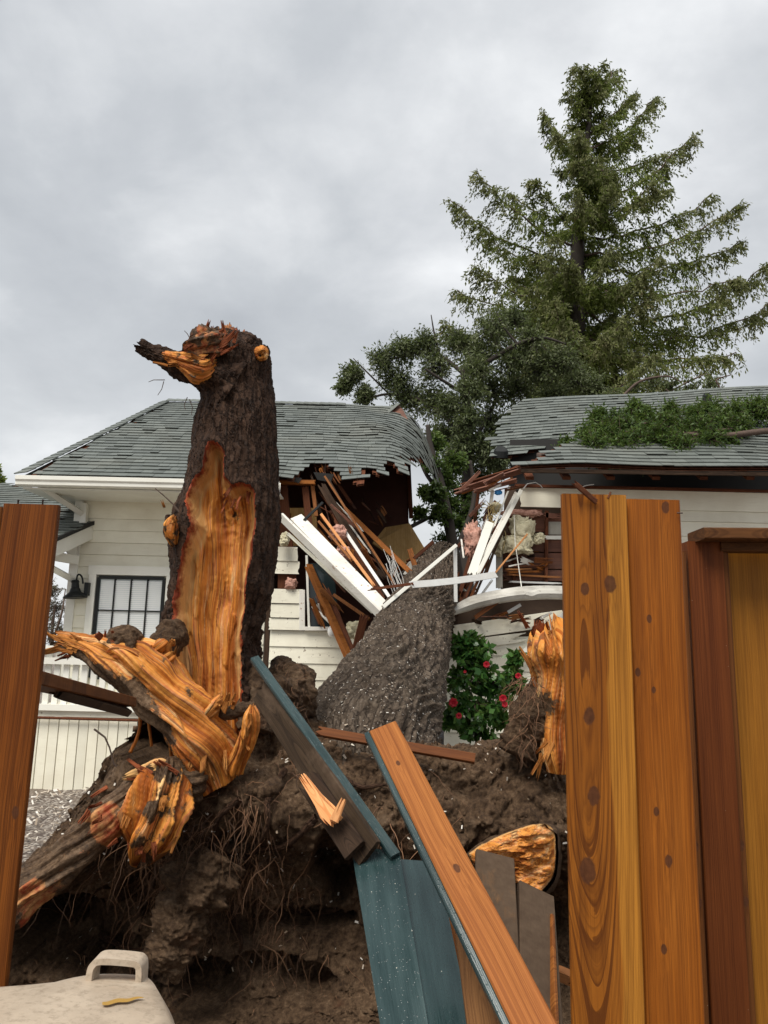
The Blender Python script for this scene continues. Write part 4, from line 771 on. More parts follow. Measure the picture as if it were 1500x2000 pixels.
# --- the fallen trunk
def trunk():
    rows = [(696, 1620, 4.80, 88), (702, 1560, 4.95, 112), (710, 1510, 5.15, 124), (719, 1470, 5.42, 126), (730, 1432, 5.75, 122), (750, 1378, 6.4, 106), (770, 1328, 7.0, 92), (792, 1275, 7.7, 79), (809, 1226, 8.5, 69), (828, 1182, 9.3, 56), (846, 1132, 10.3, 44), (860, 1096, 11.3, 31), (866, 1080, 12.3, 20)]
    R = [tuple(P(a, b, Y)) + (px2m(r, Y),) for a, b, Y, r in rows]; nu, nv = 420, 440; pos, nr, th, al, r = limbv(R, nu, nv)
    tw_ = th + .25 * np.sin(al * 2.2); fp = np.stack([np.cos(tw_) * 5, np.sin(tw_) * 5, al * 1.5], 1); fp2 = np.stack([np.cos(tw_) * 11, np.sin(tw_) * 11, al * 5], 1)
    flut = np.clip(1 - al / 1.6, 0, 1); d = .05 * flut * fbm(fp * np.array((.45, .45, .3)), 1, 2) + .030 * (1 - np.abs(fbm(fp, 1, 2, .6, 3)) * 2) + .016 * fbm(fp2, 1, 2, .6, 5) + .007 * fbm(pos, 30, 4, .6, 7) + .03 * fbm(pos, 4, 2, .5, 8)
    pos = pos + nr * d[:, None]
    o = mk('trunk', pos, gridf(nu, nv, True), BARKF, tree, smooth=True, attrs={'uvw': np.stack([th * .5, al, d], 1)}); o['label'] = 'grey furrowed trunk flecked with pale litter'
    # litter flecks lying on it
    rs = np.random.default_rng(5); n = 1500; idx = rs.choice(np.where((nr[:, 2] > -.1) & (nr[:, 1] < .5))[0], n); c = pos[idx] + nr[idx] * .006
    chips('litter', c, nr[idx], .006, .022, o, 5)
def chips(name, c, nr, lo, hi, parent, seed, m=None, **k):
    rs = np.random.default_rng(seed); n = len(c); t1 = np.cross(nr, rs.normal(size=(n, 3))); t1 /= np.linalg.norm(t1, axis=1)[:, None] + 1e-9; t2 = np.cross(nr, t1); L = rs.uniform(lo, hi, (n, 1)); W = L * rs.uniform(.15, .5, (n, 1)); up = nr * rs.uniform(.001, .006, (n, 1))
    v = np.stack([c - t1 * L / 2 - t2 * W / 2, c + t1 * L / 2 - t2 * W / 2 + up, c + t1 * L / 2 + t2 * W / 2 + up * .5, c - t1 * L / 2 + t2 * W / 2 + up], 1).reshape(-1, 3)
    return tag(mk(name, v, np.arange(4 * n).reshape(n, 4), m or CHIP, parent), kind='stuff')
trunk()
# --- fine roots hanging out of the earth
def fine_roots():
    rs = random.Random(8); m = MB()
    def strand(p, L, r, droop=.8, out=.25):
        pts = [p]; d = Vector((rs.uniform(-.6, .6), -rs.uniform(.05, out), rs.uniform(-1, .1))).normalized(); n = 8
        for i in range(n):
            d = (d + Vector((rs.uniform(-.5, .5), rs.uniform(-.22, .18), rs.uniform(-.35, .35) - droop * .25))).normalized(); pts.append(pts[-1] + d * L / n)
        m.tube(pts, [r * (1 - .8 * i / n) for i in range(n + 1)], 4)
    zones = [(300, 1640, 110, 80, 90), (300, 1760, 120, 80, 90), (470, 1750, 140, 120, 120), (560, 1850, 100, 90, 60), (420, 1600, 120, 80, 60), (150, 1780, 130, 80, 40), (480, 1690, 60, 60, 60), (800, 1600, 150, 90, 35), (560, 1480, 80, 60, 40), (330, 1690, 50, 60, 60), (220, 1880, 150, 60, 40), (500, 1560, 60, 30, 30)]
    for cx, cy, rx, ry, n in zones:
        for _ in range(n): strand(onsoil(cx + rs.gauss(0, .5) * rx, cy + rs.gauss(0, .5) * ry, .01), rs.uniform(.06, .38), rs.choice((.0012, .0016, .0022, .0035)))
    for _ in range(150):      # tangle beside the right-hand root
        strand(P(rs.gauss(1030, 16), rs.uniform(1320, 1470), 4.35 + rs.random() * .2), rs.uniform(.05, .2), rs.choice((.0015, .002, .003)), .4)
    for _ in range(90): strand(P(rs.uniform(490, 600), rs.uniform(1290, 1400), 4.7), rs.uniform(.03, .09), .0015, .1)
    for cx, cy, L in ((205, 1440, .25), (235, 1480, .3), (330, 966, .22)): pass
    tag(m.build('fine_roots', ROOTM, tree, True), kind='stuff')
    for pts, r in ((((350, 1000), (338, 985), (320, 968), (303, 954)), .006), (((184, 1424), (205, 1440), (214, 1460), (222, 1490), (236, 1510), (244, 1535)), .006), (((420, 655), (416, 645), (412, 637)), .005), (((372, 664), (366, 652), (360, 646)), .003), (((440, 668), (446, 656), (452, 648)), .003), (((322, 742), (300, 742), (290, 746)), .003), (((320, 745), (316, 760), (308, 772)), .003), (((370, 780), (376, 795), (374, 810)), .003), (((366, 776), (360, 790), (362, 800)), .003), (((395, 662), (384, 655), (376, 655)), .003)):
        q = MB(); q.tube([P(a, b, 4.5 if b > 900 else 4.52) for a, b in pts], [r * (1 - .6 * i / len(pts)) for i in range(len(pts))], 5); q.build('broken_twig', TWIG, ST)
fine_roots()
def soil_chips():
    rs = np.random.default_rng(3); k = rs.choice(np.where((SGQ[:, 0] > 0) & (SGQ[:, 0] < 1110) & (SGQ[:, 1] < 1900) & (SGD < 5.2))[0], 420); c = SGF[k] + np.array((0, -.012, .006)); nr = np.tile(np.array((0, -.75, .66)), (len(c), 1)) + rs.normal(size=(len(c), 3)) * .3; nr /= np.linalg.norm(nr, axis=1)[:, None]
    chips('wood_chips', c, nr, .006, .028, tree, 4)
soil_chips()

# --- sharp splinters standing out of the torn wood
SHARD = M_wood('splinter_wood', (.13, .032, .008), (.38, .14, .026), (.55, .27, .08), freq=120, rough=.6, lines=.5, fib=.6)
SHARDR = M_wood('red_splinter_wood', (.06, .012, .006), (.23, .062, .022), (.36, .11, .045), freq=120, rough=.6, lines=.5, fib=.6)
def shards(parent, zones, seed):
    rs = random.Random(seed)
    for (x, y, Y, sx, sy, ang, L, w_, n, mt) in zones:
        for i in range(n):
            px, py = x + rs.gauss(0, sx), y + rs.gauss(0, sy); a = rad(ang + rs.gauss(0, 16)); l = L * rs.uniform(.5, 1.4); YY = Y + rs.uniform(-.04, .04)
            plank('splinter', P(px, py, YY), P(px + math.cos(a) * l, py - math.sin(a) * l, YY - rs.uniform(-.01, .07)), px2m(w_, Y) * rs.uniform(.5, 1.3), .008, mt, parent, face=(rs.uniform(-.6, .6), -.8, rs.uniform(-.4, .5)), j1=px2m(l, Y) * .55, j0=.01, n=5, taper=rs.uniform(.4, .9), seed=rs.random(), nz=2, bow=rs.uniform(-.01, .01))
shards(tree, [(150, 1262, 4.30, 16, 8, 165, 34, 12, 9, SHARD), (140, 1275, 4.30, 12, 8, 195, 26, 10, 5, SHARDR), (225, 1262, 4.27, 20, 8, 120, 22, 12, 6, SHARDR), (315, 1275, 4.34, 14, 12, 80, 24, 12, 8, SHARD), (430, 1385, 4.32, 18, 6, 60, 30, 12, 6, SHARD),
    (300, 1512, 4.15, 24, 8, 150, 36, 14, 8, SHARDR), (305, 1590, 4.07, 22, 24, 265, 40, 18, 9, SHARD), (285, 1645, 4.08, 14, 8, 260, 30, 12, 6, SHARDR), (1060, 1250, 4.40, 14, 8, 90, 30, 14, 9, SHARDR), (1058, 1290, 4.38, 12, 22, 100, 34, 14, 8, SHARD), (1070, 1440, 4.40, 8, 24, 265, 44, 14, 7, SHARD), (195, 1590, 4.05, 18, 18, 220, 34, 10, 5, SHARDR), (420, 1470, 4.30, 16, 22, 275, 46, 14, 7, SHARD), (480, 1450, 4.30, 6, 20, 85, 36, 9, 5, SHARD)], 3)
shards(ST, [(405, 684, 4.42, 20, 9, 40, 34, 12, 10, SHARDR), (425, 664, 4.46, 14, 5, 70, 26, 8, 9, SHARDR), (372, 712, 4.40, 14, 6, 170, 30, 12, 6, SHARD), (335, 1030, 4.43, 5, 14, 110, 18, 8, 5, SHARD), (452, 960, 4.5, 12, 10, 250, 26, 8, 7, SHARDR)], 8)

def clods():
    rs = np.random.default_rng(12); k = rs.choice(np.where((SGQ[:, 0] > -40) & (SGQ[:, 0] < 1110) & (SGQ[:, 1] < 2000) & (SGD < 5.1))[0], 1500); c = SGF[k]; oct_ = np.array(((1, 0, 0), (-1, 0, 0), (0, 1, 0), (0, -1, 0), (0, 0, 1), (0, 0, -1), (.6, -.6, .6), (-.6, -.6, .6), (.6, -.6, -.6), (-.6, -.6, -.6)), float)
    tri = np.array(((3, 6, 7), (3, 7, 9), (3, 9, 8), (3, 8, 6), (4, 6, 0), (4, 7, 6), (4, 1, 7), (7, 1, 9), (9, 1, 5), (9, 5, 8), (8, 5, 0), (8, 0, 6))); R = (.004 + .022 * rs.random((len(c), 1, 1)) ** 3)
    v = c[:, None] + oct_[None] * R * rs.uniform(.6, 1.3, (len(c), 10, 1)); f = (tri[None] + (np.arange(len(c)) * 10)[:, None, None]).reshape(-1, 3)
    tag(mk('earth_clods', v.reshape(-1, 3), f, SOIL, tree), kind='stuff')
clods()
ROOTB = mat('muddy_root_bark', bark_fn((.012, .006, .004), (.055, .028, .016), (.13, .075, .048), 60, 10))
for i, pts in enumerate((((560, 1500), (530, 1560), (520, 1620), (490, 1680), (470, 1740)), ((470, 1560), (430, 1600), (420, 1660), (440, 1720)), ((620, 1600), (560, 1650), (500, 1660), (450, 1690)), ((300, 1700), (250, 1730), (190, 1740), (130, 1790)), ((360, 1660), (350, 1720), (300, 1760), (270, 1820)), ((560, 1760), (600, 1780), (660, 1775)), ((780, 1560), (820, 1600), (830, 1660)), ((640, 1500), (700, 1540), (760, 1530), (830, 1560)), ((450, 1780), (470, 1840), (440, 1900)), ((200, 1820), (260, 1850), (330, 1840)))):
    rs_ = random.Random(i); q = [onsoil(a, b, .02 + .02 * rs_.random()) for a, b in pts]; R = [tuple(p) + (.018 * (1 - .7 * k / len(q)) * rs_.uniform(.7, 1.3),) for k, p in enumerate(q)]
    pos, nr, th, al, r = limbv(R, 20, 60); d = .25 * r * fbm(pos, 30, 3, .6, i); pos = pos + nr * d[:, None]; mk('small_root', pos, gridf(20, 60, True), ROOTB, tree, smooth=True, attrs={'uvw': np.stack([th * .02, al, 0 * al], 1)})
# ---------------------------------------------------------------- the fence in front
def vboard(parent, name, xt0, xt1, yt, Y, zb, m, t_=.02, tilt=(0, 0), xb=None, j1=0., n=5):
    """upright board: top edge from pixel xt0 to xt1 at row yt"""
    a, b = P(xt0, yt, Y), P(xt1, yt, Y); w_ = (b - a).length; top = (a + b) / 2; top.y = Y; bx = top.x if xb is None else xb
    return plank(name, Vector((bx + tilt[0], Y + tilt[1], zb)), top, w_, t_, m, parent, n=n, nz=3, c=.0025, j1=j1)
fl = empty('wooden_fence', (-1.1, 1.9, 0), 'reddish cedar fence boards standing at the left edge of the picture', 'fence')
FL1 = M_wood('left_fence_cedar', (0.036, 0.0096, 0.0033), (0.162, 0.0432, 0.0066), (0.264, 0.0816, 0.0121), freq=45, x0=-.09, knots=((.048, 1.42, .009), (-.052, 1.70, .007), (.02, 1.05, .008)), rough=.38, seed=2.3, lines=.6)
FL2 = M_wood('left_fence_cedar_behind', (.04, .012, .004), (.14, .044, .01), (.2, .07, .016), freq=50, knots=((.2, 1., .01),), seed=4.)
b1 = vboard(fl, 'board', 10, 117, 986, 1.9, -.2, FL1, xb=P(64, 986, 1.9).x - .02); b2 = vboard(fl, 'board', -100, 8.5, 990, 1.925, -.2, FL2)
for px in (35, 83):
    m = MB(); p = P(px, 990, 1.895); m.tube([p, p + Vector((.001, -.004, .013)), p + Vector((.003, -.006, .017))], [.0022, .002, .0035], 6); m.build('nail', NAILM, fl)
plank('rail', P(30, 1320, 2.05), P(246, 1372, 3.3), .085, .038, CEDARD, fl, face=(0, -.5, 1), j1=.02)
plank('rail', P(100, 1345, 2.35), P(243, 1386, 3.3), .07, .03, DARKLUM, fl, face=(0, -1, 0), j0=.2, j1=.03)
fr = empty('wooden_fence', (.6, 1.66, 0), 'two loose orange cedar boards with big knots beside the gap, taller than the gate', 'fence')
z0 = -.25
# board knots: local x across, z from its foot
def kn(cx, L, pts, Y, zb): 
    out = []
    for px, py, r in pts: p = P(px, py, Y - .01); out.append((cx(p), p.z - zb, r))
    return tuple(out)
a, b = P(1096, 966, 1.64), P(1221, 968, 1.64); mid1 = (a + b) / 2
K1 = kn(lambda p: p.x - mid1.x - .006 * 0, 0, ((1192, 1140, .0125), (1142, 1150, .009), (1160, 1555, .0125), (1148, 1700, .0165), (1150, 1400, .012)), 1.64, z0)
F1 = M_wood('knotty_cedar_board', (0.0671, 0.0183, 0.0048), (0.2501, 0.0781, 0.0096), (0.366, 0.1281, 0.0156), freq=30, x0=-.03, depth=.05, knots=K1, rough=.36, sap=.022, sapcol=(.43, .18, .026), seed=1.2, lines=.75, fib=.35)
vboard(fr, 'board', 1096, 1221, 967, 1.64, z0, F1, .019, xb=mid1.x)
a, b = P(1221.5, 976, 1.66), P(1325, 978, 1.66); mid2 = (a + b) / 2
K2 = kn(lambda p: p.x - mid2.x, 0, ((1300, 990, .009), (1268, 1208, .0055), (1277, 1348, .005), (1282, 1585, .006), (1306, 1682, .008), (1297, 1855, .0065), (1246, 1313, .006)), 1.66, z0)
F2 = M_wood('second_cedar_board', (0.0826, 0.0212, 0.0048), (0.2773, 0.0802, 0.0084), (0.3776, 0.1239, 0.0156), freq=45, x0=.16, depth=.04, knots=K2, rough=.36, seed=5.1, lines=.4, fib=.45)
vboard(fr, 'board', 1222, 1325, 977, 1.662, z0, F2, .019, xb=mid2.x)
# splinter and nails at the board tops
plank('splinter', P(1166, 982, 1.625), P(1119, 941, 1.60), .012, .006, OLDLUM, fr, j1=.03, j0=.01, n=4); plank('splinter', P(1187, 973, 1.63), P(1193, 961, 1.63), .004, .003, OLDLUM, fr)
m = MB(); p = P(1322, 1002, 1.645); m.tube([p, p + Vector((.012, -.002, .0))], [.0015, .0015], 5); m.build('nail', NAILM, fr)
gt = empty('garden_gate', (.95, 2.05, 0), 'cedar gate with dark red post, top rail and recessed orange panel boards', 'gate')
POST = M_wood('dark_red_post', (0.042, 0.0098, 0.0032), (0.1232, 0.0336, 0.0088), (0.175, 0.0504, 0.012), freq=40, x0=.3, knots=((.0, .8, .006),), rough=.4, seed=7.7, lines=.35)
EDG = M_wood('narrow_batten_cedar', (.045, .014, .005), (.13, .044, .011), (.17, .064, .016), freq=45, x0=.2, knots=((.0, 1.35, .009), (.002, 1.22, .008)), rough=.42, seed=8.2)
GP = M_wood('gate_panel_cedar', (.11, .038, .006), (.31, .125, .015), (.39, .165, .022), freq=45, x0=.25, knots=((.0, 1.38, .008), (.09, .78, .008)), rough=.4, seed=9.9, lines=.3, fib=.4)
vboard(gt, 'batten', 1316, 1336, 1079, 2.03, -.2, EDG, .03); vboard(gt, 'post', 1331, 1399, 1062, 2.07, -.2, POST, .085)
vboard(gt, 'batten', 1399.5, 1417, 1078, 2.055, -.2, EDG, .035); vboard(gt, 'panel_board', 1416, 1520, 1070, 2.11, -.2, GP, .02); vboard(gt, 'panel_board', 1520.5, 1630, 1070, 2.112, -.2, GP, .02)
RAILM = M_wood('gate_rail_cedar', (.035, .013, .006), (.12, .047, .016), (.16, .068, .023), freq=60, rough=.5)
plank('top_rail', P(1359, 1047, 2.02), P(1640, 1049, 2.02), .030, .11, RAILM, gt); plank('rail', P(1401, 1069, 2.045), P(1640, 1071, 2.045), .026, .05, RAILM, gt)
# ---------------------------------------------------------------- loose boards in the gap
def loose(name, label, pa, pb, w_, t_, m, face=(0, -1, 0), **k):
    return tag(plank(name, pa, pb, w_, t_, m, None, face=face, **k), label, k.pop('cat', 'board') if 'cat' in k else 'board')
# wide teal board pair
teal = empty('teal_fence_board', (.05, 2.2, 0), 'wide wet teal stained plank leaning in the gap, speckled with white chips', 'board')

def quadplank(name, bl, br, tr, tl, t_, m, parent):
    b0, t0 = (bl + br) / 2, (tl + tr) / 2; nrm = (br - bl).cross(tl - bl).normalized()
    if nrm.y > 0: nrm = -nrm
    M, L = frame(b0, t0, nrm); I = M.inverted(); q = [I @ p for p in (bl, br, tr, tl)]
    v = [(p.x, 0, p.z) for p in q] + [(p.x, t_, p.z) for p in q]
    return mk(name, v, [(0, 1, 2, 3), (7, 6, 5, 4), (0, 4, 5, 1), (1, 5, 6, 2), (2, 6, 7, 3), (3, 7, 4, 0)], m, parent, M=M)
quadplank('teal_face', P(752, 2060, 1.95), P(846, 2060, 1.93), P(781, 1668, 2.48), P(684, 1647, 2.52), .022, TEAL, teal)
quadplank('teal_face', P(847, 2060, 1.932), P(932, 2060, 1.955), P(852, 1692, 2.52), P(782, 1669, 2.482), .022, TEAL, teal)
plank('bare_edge', P(938, 2060, 2.02), P(858, 1712, 2.58), .016, .02, CEDAR, teal, face=(.1, -1, .2))
# orange two-by-four, dark side at its left
ob = empty('orange_stud', (.4, 1.7, 0), 'bright orange cedar stud with dark teal edge, lying slantwise across the gap', 'lumber')
fo = Vector((-.05, -.86, .5)); F3 = M_wood('orange_stud_cedar', (.13, .034, .009), (.34, .115, .028), (.43, .17, .045), freq=50, x0=.09, knots=((-.008, .75, .006), (.004, .40, .008), (.01, 1.05, .006)), rough=.5, seed=3.3, lines=.55)
p0, p1 = P(1062, 2040, 1.62), P(748, 1421, 2.28)
plank('stud_face', p0, p1, .082, .014, F3, ob, face=fo, n=4); 
M_, L_ = frame(p0, p1, fo); off = M_.to_3x3() @ Vector((-.049, .010, 0)); plank('stained_edge', p0 + off, p1 + off, .016, .034, TEAL, ob, face=fo); off = M_.to_3x3() @ Vector((.002, .022, 0)); plank('stud_back', p0 + off, p1 + off - (p1 - p0).normalized() * .01, .078, .026, CEDARD, ob, face=fo)
# long teal edged plank with the split
tp = empty('teal_edged_plank', (-.1, 2.6, 0), 'long muddy plank with teal top edge slanting down from the stem, raw split', 'board')
q0, q1 = P(772, 1672, 2.45), P(497, 1286, 2.95); f2 = Vector((-.72, -.62, -.1))
M_, L_ = frame(q0, q1, f2); MUDB = M_wood('muddy_plank', (.012, .008, .006), (.05, .031, .018), (.085, .055, .033), freq=40, rough=.6, mud=.5)
plank('teal_edge', q0, q1, .034, .020, TEAL, tp, face=(.25, -.75, .6)); 
s0, s1 = P(722, 1668, 2.45), P(510, 1345, 2.93); plank('muddy_face', s0, s1, .098, .02, MUDB, tp, face=(-.25, -.95, -.12), n=4, j1=.02)
g0, g1 = P(694, 1662, 2.44), P(600, 1520, 2.62); plank('split_piece', g0, g1, .075, .022, DARKLUM, tp, face=(-.2, -.95, .15), j1=.05, n=8)
plank('raw_split', P(656, 1608, 2.45), P(590, 1514, 2.55), .055, .02, RAWPINE, tp, face=(-.25, -.9, .3), j1=.12, j0=.05, n=9, taper=.45, seed=5)
plank('raw_split', P(652, 1604, 2.44), P(672, 1560, 2.46), .03, .012, RAWPINE, tp, face=(-.2, -.9, .3), j1=.06, n=8, taper=.6)
# muddy pair of boards at the right, sitting behind the orange stud
mb = empty('muddy_fence_boards', (.5, 2.3, 0), 'pair of mud caked fence boards with angled tops under the cut root end', 'board')
MUD2 = M_wood('mud_caked_board', (.06, .03, .014), (.16, .08, .035), (.22, .12, .055), freq=50, rough=.7, mud=.95); BR = M_wood('brown_fence_board', (.07, .03, .012), (.18, .08, .028), (.24, .115, .042), freq=60, rough=.55)
plank('board', P(975, 2060, 2.0), P(966, 1672, 2.52), .120, .02, MUD2, mb, face=(.05, -.97, .2), n=3); plank('board', P(1058, 2060, 2.0), P(1046, 1740, 2.5), .115, .02, MUD2, mb, face=(.1, -.97, .2), n=3)
plank('board_edge', P(1086, 2060, 1.99), P(1076, 1790, 2.42), .012, .02, CEDAR, mb, face=(.3, -.95, .2))
tag(plank('fence_board', P(962, 2060, 1.75), P(925, 1830, 2.1), .09, .02, BR, None, face=(0, -.97, .2), n=3), 'short plain brown fence board low between the teal plank and the orange stud', 'board')
tag(plank('floor_joist', P(618, 1428, 4.62), P(928, 1482, 4.46), .05, .05, CEDARD, None, face=(0, -1, .35), j0=.05), 'reddish stud lying flat along the soil at the foot of the fallen trunk', 'lumber')
for i, (xa, ya, xb, yb, w_, lab) in enumerate(((880, 1740, 990, 1830, .05, 'splintered bit of lumber half hidden behind the orange stud'), (1085, 1898, 1125, 1915, .04, 'broken root scrap at the foot of the knotty fence board'))):
    tag(plank('broken_lumber', P(xa, ya, 2.75), P(xb, yb, 2.65), w_, .03, LUMBER, None, j0=.06, j1=.08, n=8), lab, 'lumber')
# ---------------------------------------------------------------- trash can
def bin_():
    b = empty('trash_can', (-.75, 1.15, 0), 'scuffed beige plastic trash can with handled lid at the bottom left corner', 'trash can')
    zl = 1.02; A, B_, C_ = [CAM + (ROT @ Vector(((x - 750) / F, (1000 - y) / F, -1))) * 1. for x, y in ((312, 1908), (395, 2010), (0, 1946))]
    def onz(x, y, z): d = ROT @ Vector(((x - 750) / F, (1000 - y) / F, -1)); return CAM + d * ((z - CAM.z) / d.z)
    pA, pB, pC = onz(312, 1907, zl), onz(392, 2000, zl), onz(-20, 1950, zl)
    ex = (pC - pA).normalized(); ez = Vector((0, 0, 1)); ey = ex.cross(ez); 
    if ey.y > 0: ey = -ey
    W, D = .58, .60; n = 34; hw = .0
    # lid: gently domed superellipse sheet with a centre ridge and a skirt
    v = []; c = pA + ex * W / 2 + ey * D / 2
    for i in range(n):
        for j in range(n):
            a, e = -1 + 2 * i / (n - 1), -1 + 2 * j / (n - 1); rr = max(abs(a), abs(e)); ca = a * (1 - .06 * abs(e) ** 6); ce = e * (1 - .06 * abs(a) ** 6)
            z = .022 * (1 - a * a) + .02 * (1 - e * e) - (.03 if rr > .985 else 0) + .012 * math.exp(-((a - .15 + .1 * e) / .045) ** 2) - .004 * sstep(-.1, .1, a) - .02 * math.exp(-((a + .25) / .25) ** 2) * sstep(-.75, -1, e)
            p = c + ex * (ca * W / 2 * (1.012 if rr > .985 else 1)) + ey * (ce * D / 2 * (1.012 if rr > .985 else 1)) + ez * (z + .010); v.append(p)
    lid = mk('lid', v, gridf(n, n), BINM, b, smooth=True)
    # body: tapered rounded box
    bv = []; k = 48
    for zi, s in ((zl - .045, .97), (zl - .06, .97), (zl - .10, .93), (.5, .88), (.02, .80), (.0, .76)):
        for q in range(k):
            t_ = 2 * math.pi * q / k; a = math.copysign(abs(math.cos(t_)) ** .35, math.cos(t_)); e = math.copysign(abs(math.sin(t_)) ** .35, math.sin(t_)); p = c + ex * a * W / 2 * s + ey * e * D / 2 * s; bv.append((p.x, p.y, zi))
    f = [(r * k + q, r * k + (q + 1) % k, (r + 1) * k + (q + 1) % k, (r + 1) * k + q) for r in range(5) for q in range(k)] + [tuple(5 * k + q for q in range(k))]
    mk('bin_body', bv, f, BINM, b, smooth=True)
    # handle: flat bent strap standing at the back edge
    h0, h1 = onz(180, 1922, zl + .02), onz(276, 1914, zl + .02); up = Vector((0, 0, .036)); pts = spline([tuple(q) for q in (h0 + Vector((0, 0, -.02)), h0 + up * .55, h0 + up * .98 + (h1 - h0) * .05, h0.lerp(h1, .22) + up * 1.12, h0.lerp(h1, .8) + up * .95, h1 + up * .8 - (h1 - h0) * .04, h1 + up * .45, h1 + Vector((0, 0, -.02)))], 44)
    dy = Vector((0.0, 1, .0)); hv = []; d_ = (h1 - h0).normalized()
    T = np.gradient(pts, axis=0); T /= np.linalg.norm(T, axis=1)[:, None]
    for p, tt in zip(pts, T):
        nn = np.cross(tt, np.array((0, 1., 0))); nn /= np.linalg.norm(nn)
        for sy, sn in ((-.02, -.005), (.02, -.005), (.02, .005), (-.02, .005)): hv.append(p + np.array((0, sy, 0)) + nn * sn)
    m_ = len(pts); mk('lid_handle', hv, [(4 * i + q, 4 * i + (q + 1) % 4, 4 * i + 4 + (q + 1) % 4, 4 * i + 4 + q) for i in range(m_ - 1) for q in range(4)] + [(3, 2, 1, 0), tuple(4 * (m_ - 1) + q for q in range(4))], BINM, lid)
    # ochre smear on the lid
    r0, r1 = (198, 1981), (281, 1957); sv = []
    for i in range(20):
        s = i / 19; wd = 5.5 * math.sin(math.pi * min(1, .12 + s * .88)) ** .5 * (1 - .35 * s)
        for sg in (-1, 1):
            p = onz(r0[0] + (r1[0] - r0[0]) * s, r0[1] + (r1[1] - r0[1]) * s + sg * wd + 1.5 * math.sin(s * 13), zl + .03); 
            q = p - c; a, e = q.dot(ex) / (W / 2), q.dot(ey) / (D / 2); p.z = zl + .010 + .022 * (1 - a * a) + .02 * (1 - e * e) + .004; sv.append(p)
    mk('smear', sv, [(2 * i, 2 * i + 1, 2 * i + 3, 2 * i + 2) for i in range(19)], OCHRE, lid)
bin_()
# ---------------------------------------------------------------- loose wreckage in the gap
def wreck(name, label, pts, w_, t_, m, cat='board', **k):
    (xa, ya, Ya), (xb, yb, Yb) = pts; return tag(plank(name, P(xa, ya, Ya), P(xb, yb, Yb), w_, t_, m, None, **k), label, cat)
wreck('trim_board', 'long white trim board, lower of two slanting down onto the trunk', ((549, 1009, 9.3), (741, 1199, 8.55)), .105, .035, SPLITTRIM, face=(-.5, -.75, -.5), n=4)
wreck('trim_board', 'wide white trim board, upper of two slanting down onto the trunk', ((578, 1010, 9.35), (751, 1190, 8.6)), .165, .03, SPLITTRIM, face=(.25, -.9, .45), j1=.03, n=6, nz=3, wav=.002)
wreck('trim_strip', 'narrow dirty white strip tucked under the slanting trim boards', ((560, 1040, 9.4), (728, 1196, 8.7)), .04, .03, OLDSIDING, j0=.1)
wreck('conduit', 'pale grey pipe slanting behind the white trim boards', ((667, 1028, 9.6), (767, 1176, 8.9)), .04, .04, ALU, 'pipe')
wreck('roof_joist', 'dark brown joist slanting from the torn eave', ((626, 944, 10.0), (752, 1164, 9.4)), .10, .05, DARKLUM, j0=.08, cat='lumber')
wreck('roof_joist', 'red brown joist parallel to the dark slanting joist', ((650, 1005, 9.9), (748, 1172, 9.3)), .07, .05, OLDLUM, j0=.15, cat='lumber')
wreck('wood_lath', 'thin olive lath running down from the shingle edge', ((634, 930, 9.8), (774, 1146, 9.2)), .028, .015, LUMBER, j1=.1, cat='lumber')
wreck('wood_lath', 'thin grey lath beside the olive lath under the eave', ((642, 936, 9.85), (768, 1150, 9.3)), .02, .015, DARKLUM, j1=.1, cat='lumber')
wreck('rafter', 'orange rafter in the dark room, ending near the trunk', ((672, 993, 10.4), (812, 1128, 10.0)), .065, .04, CEDAR, j1=.12, j0=.08, cat='lumber')
wreck('rafter', 'short orange brace standing by the plywood sheet', ((815, 1120, 10.3), (800, 1072, 10.4)), .07, .04, CEDAR, j1=.02, cat='lumber')
wreck('rafter', 'short brown brace crossing above the plywood sheet', ((808, 1092, 10.35), (846, 1058, 10.5)), .05, .04, OLDLUM, j1=.02, cat='lumber')
wreck('wood_lath', 'pale tan lath above the white trim boards', ((627, 1004, 9.45), (732, 1146, 9.0)), .035, .02, RAWPINE, j1=.1, cat='lumber')
wreck('wood_lath', 'short tan lath left of the pink insulation', ((622, 1018, 9.4), (690, 1098, 9.1)), .03, .02, LUMBER, j1=.1, cat='lumber')
wreck('wall_stud', 'long orange stud leaning in front of the broken window', ((687, 1298, 9.2), (602, 1104, 9.9)), .065, .09, CEDAR, face=(-.7, -.7, 0), j1=.05, cat='lumber')
wreck('wall_stud', 'dark brown stud beside the leaning orange stud', ((697, 1296, 9.3), (636, 1150, 9.8)), .085, .04, OLDLUM, j1=.1, cat='lumber')
wreck('wall_stud', 'dark broken post propped against the left side of the trunk', ((694, 1274, 9.0), (712, 1202, 8.8)), .095, .07, OLDLUM, j1=.04, cat='lumber')
wreck('wood_lath', 'tan stick bridging from the leaning stud to the trunk', ((652, 1162, 9.5), (722, 1210, 9.0)), .04, .03, LUMBER, cat='lumber')
wreck('wood_lath', 'thin brown stick lying across the slanting trim boards', ((716, 1152, 8.2), (808, 1140, 8.0)), .03, .02, OLDLUM, j0=.2, cat='lumber')
wreck('black_pipe', 'short black pipe above the upper white trim board', ((594, 1016, 9.3), (630, 982, 9.5)), .03, .03, BLACKM, 'pipe')
wreck('metal_strip', 'flat pale strip lying across the trunk', ((803, 1142, 8.0), (969, 1122, 9.1)), .085, .008, ALU, 'strip', face=(0, -.95, .3), nz=4, bow=.03)
wreck('frame_strip', 'slanting white strip of the window frame lying on the trunk', ((748, 1186, 7.95), (891, 1065, 9.3)), .042, .02, TRIM, 'frame')
wreck('frame_strip', 'upright pale strip of the window frame beside the trunk', ((890, 1176, 9.2), (889, 1066, 9.32)), .045, .02, ALU, 'frame')
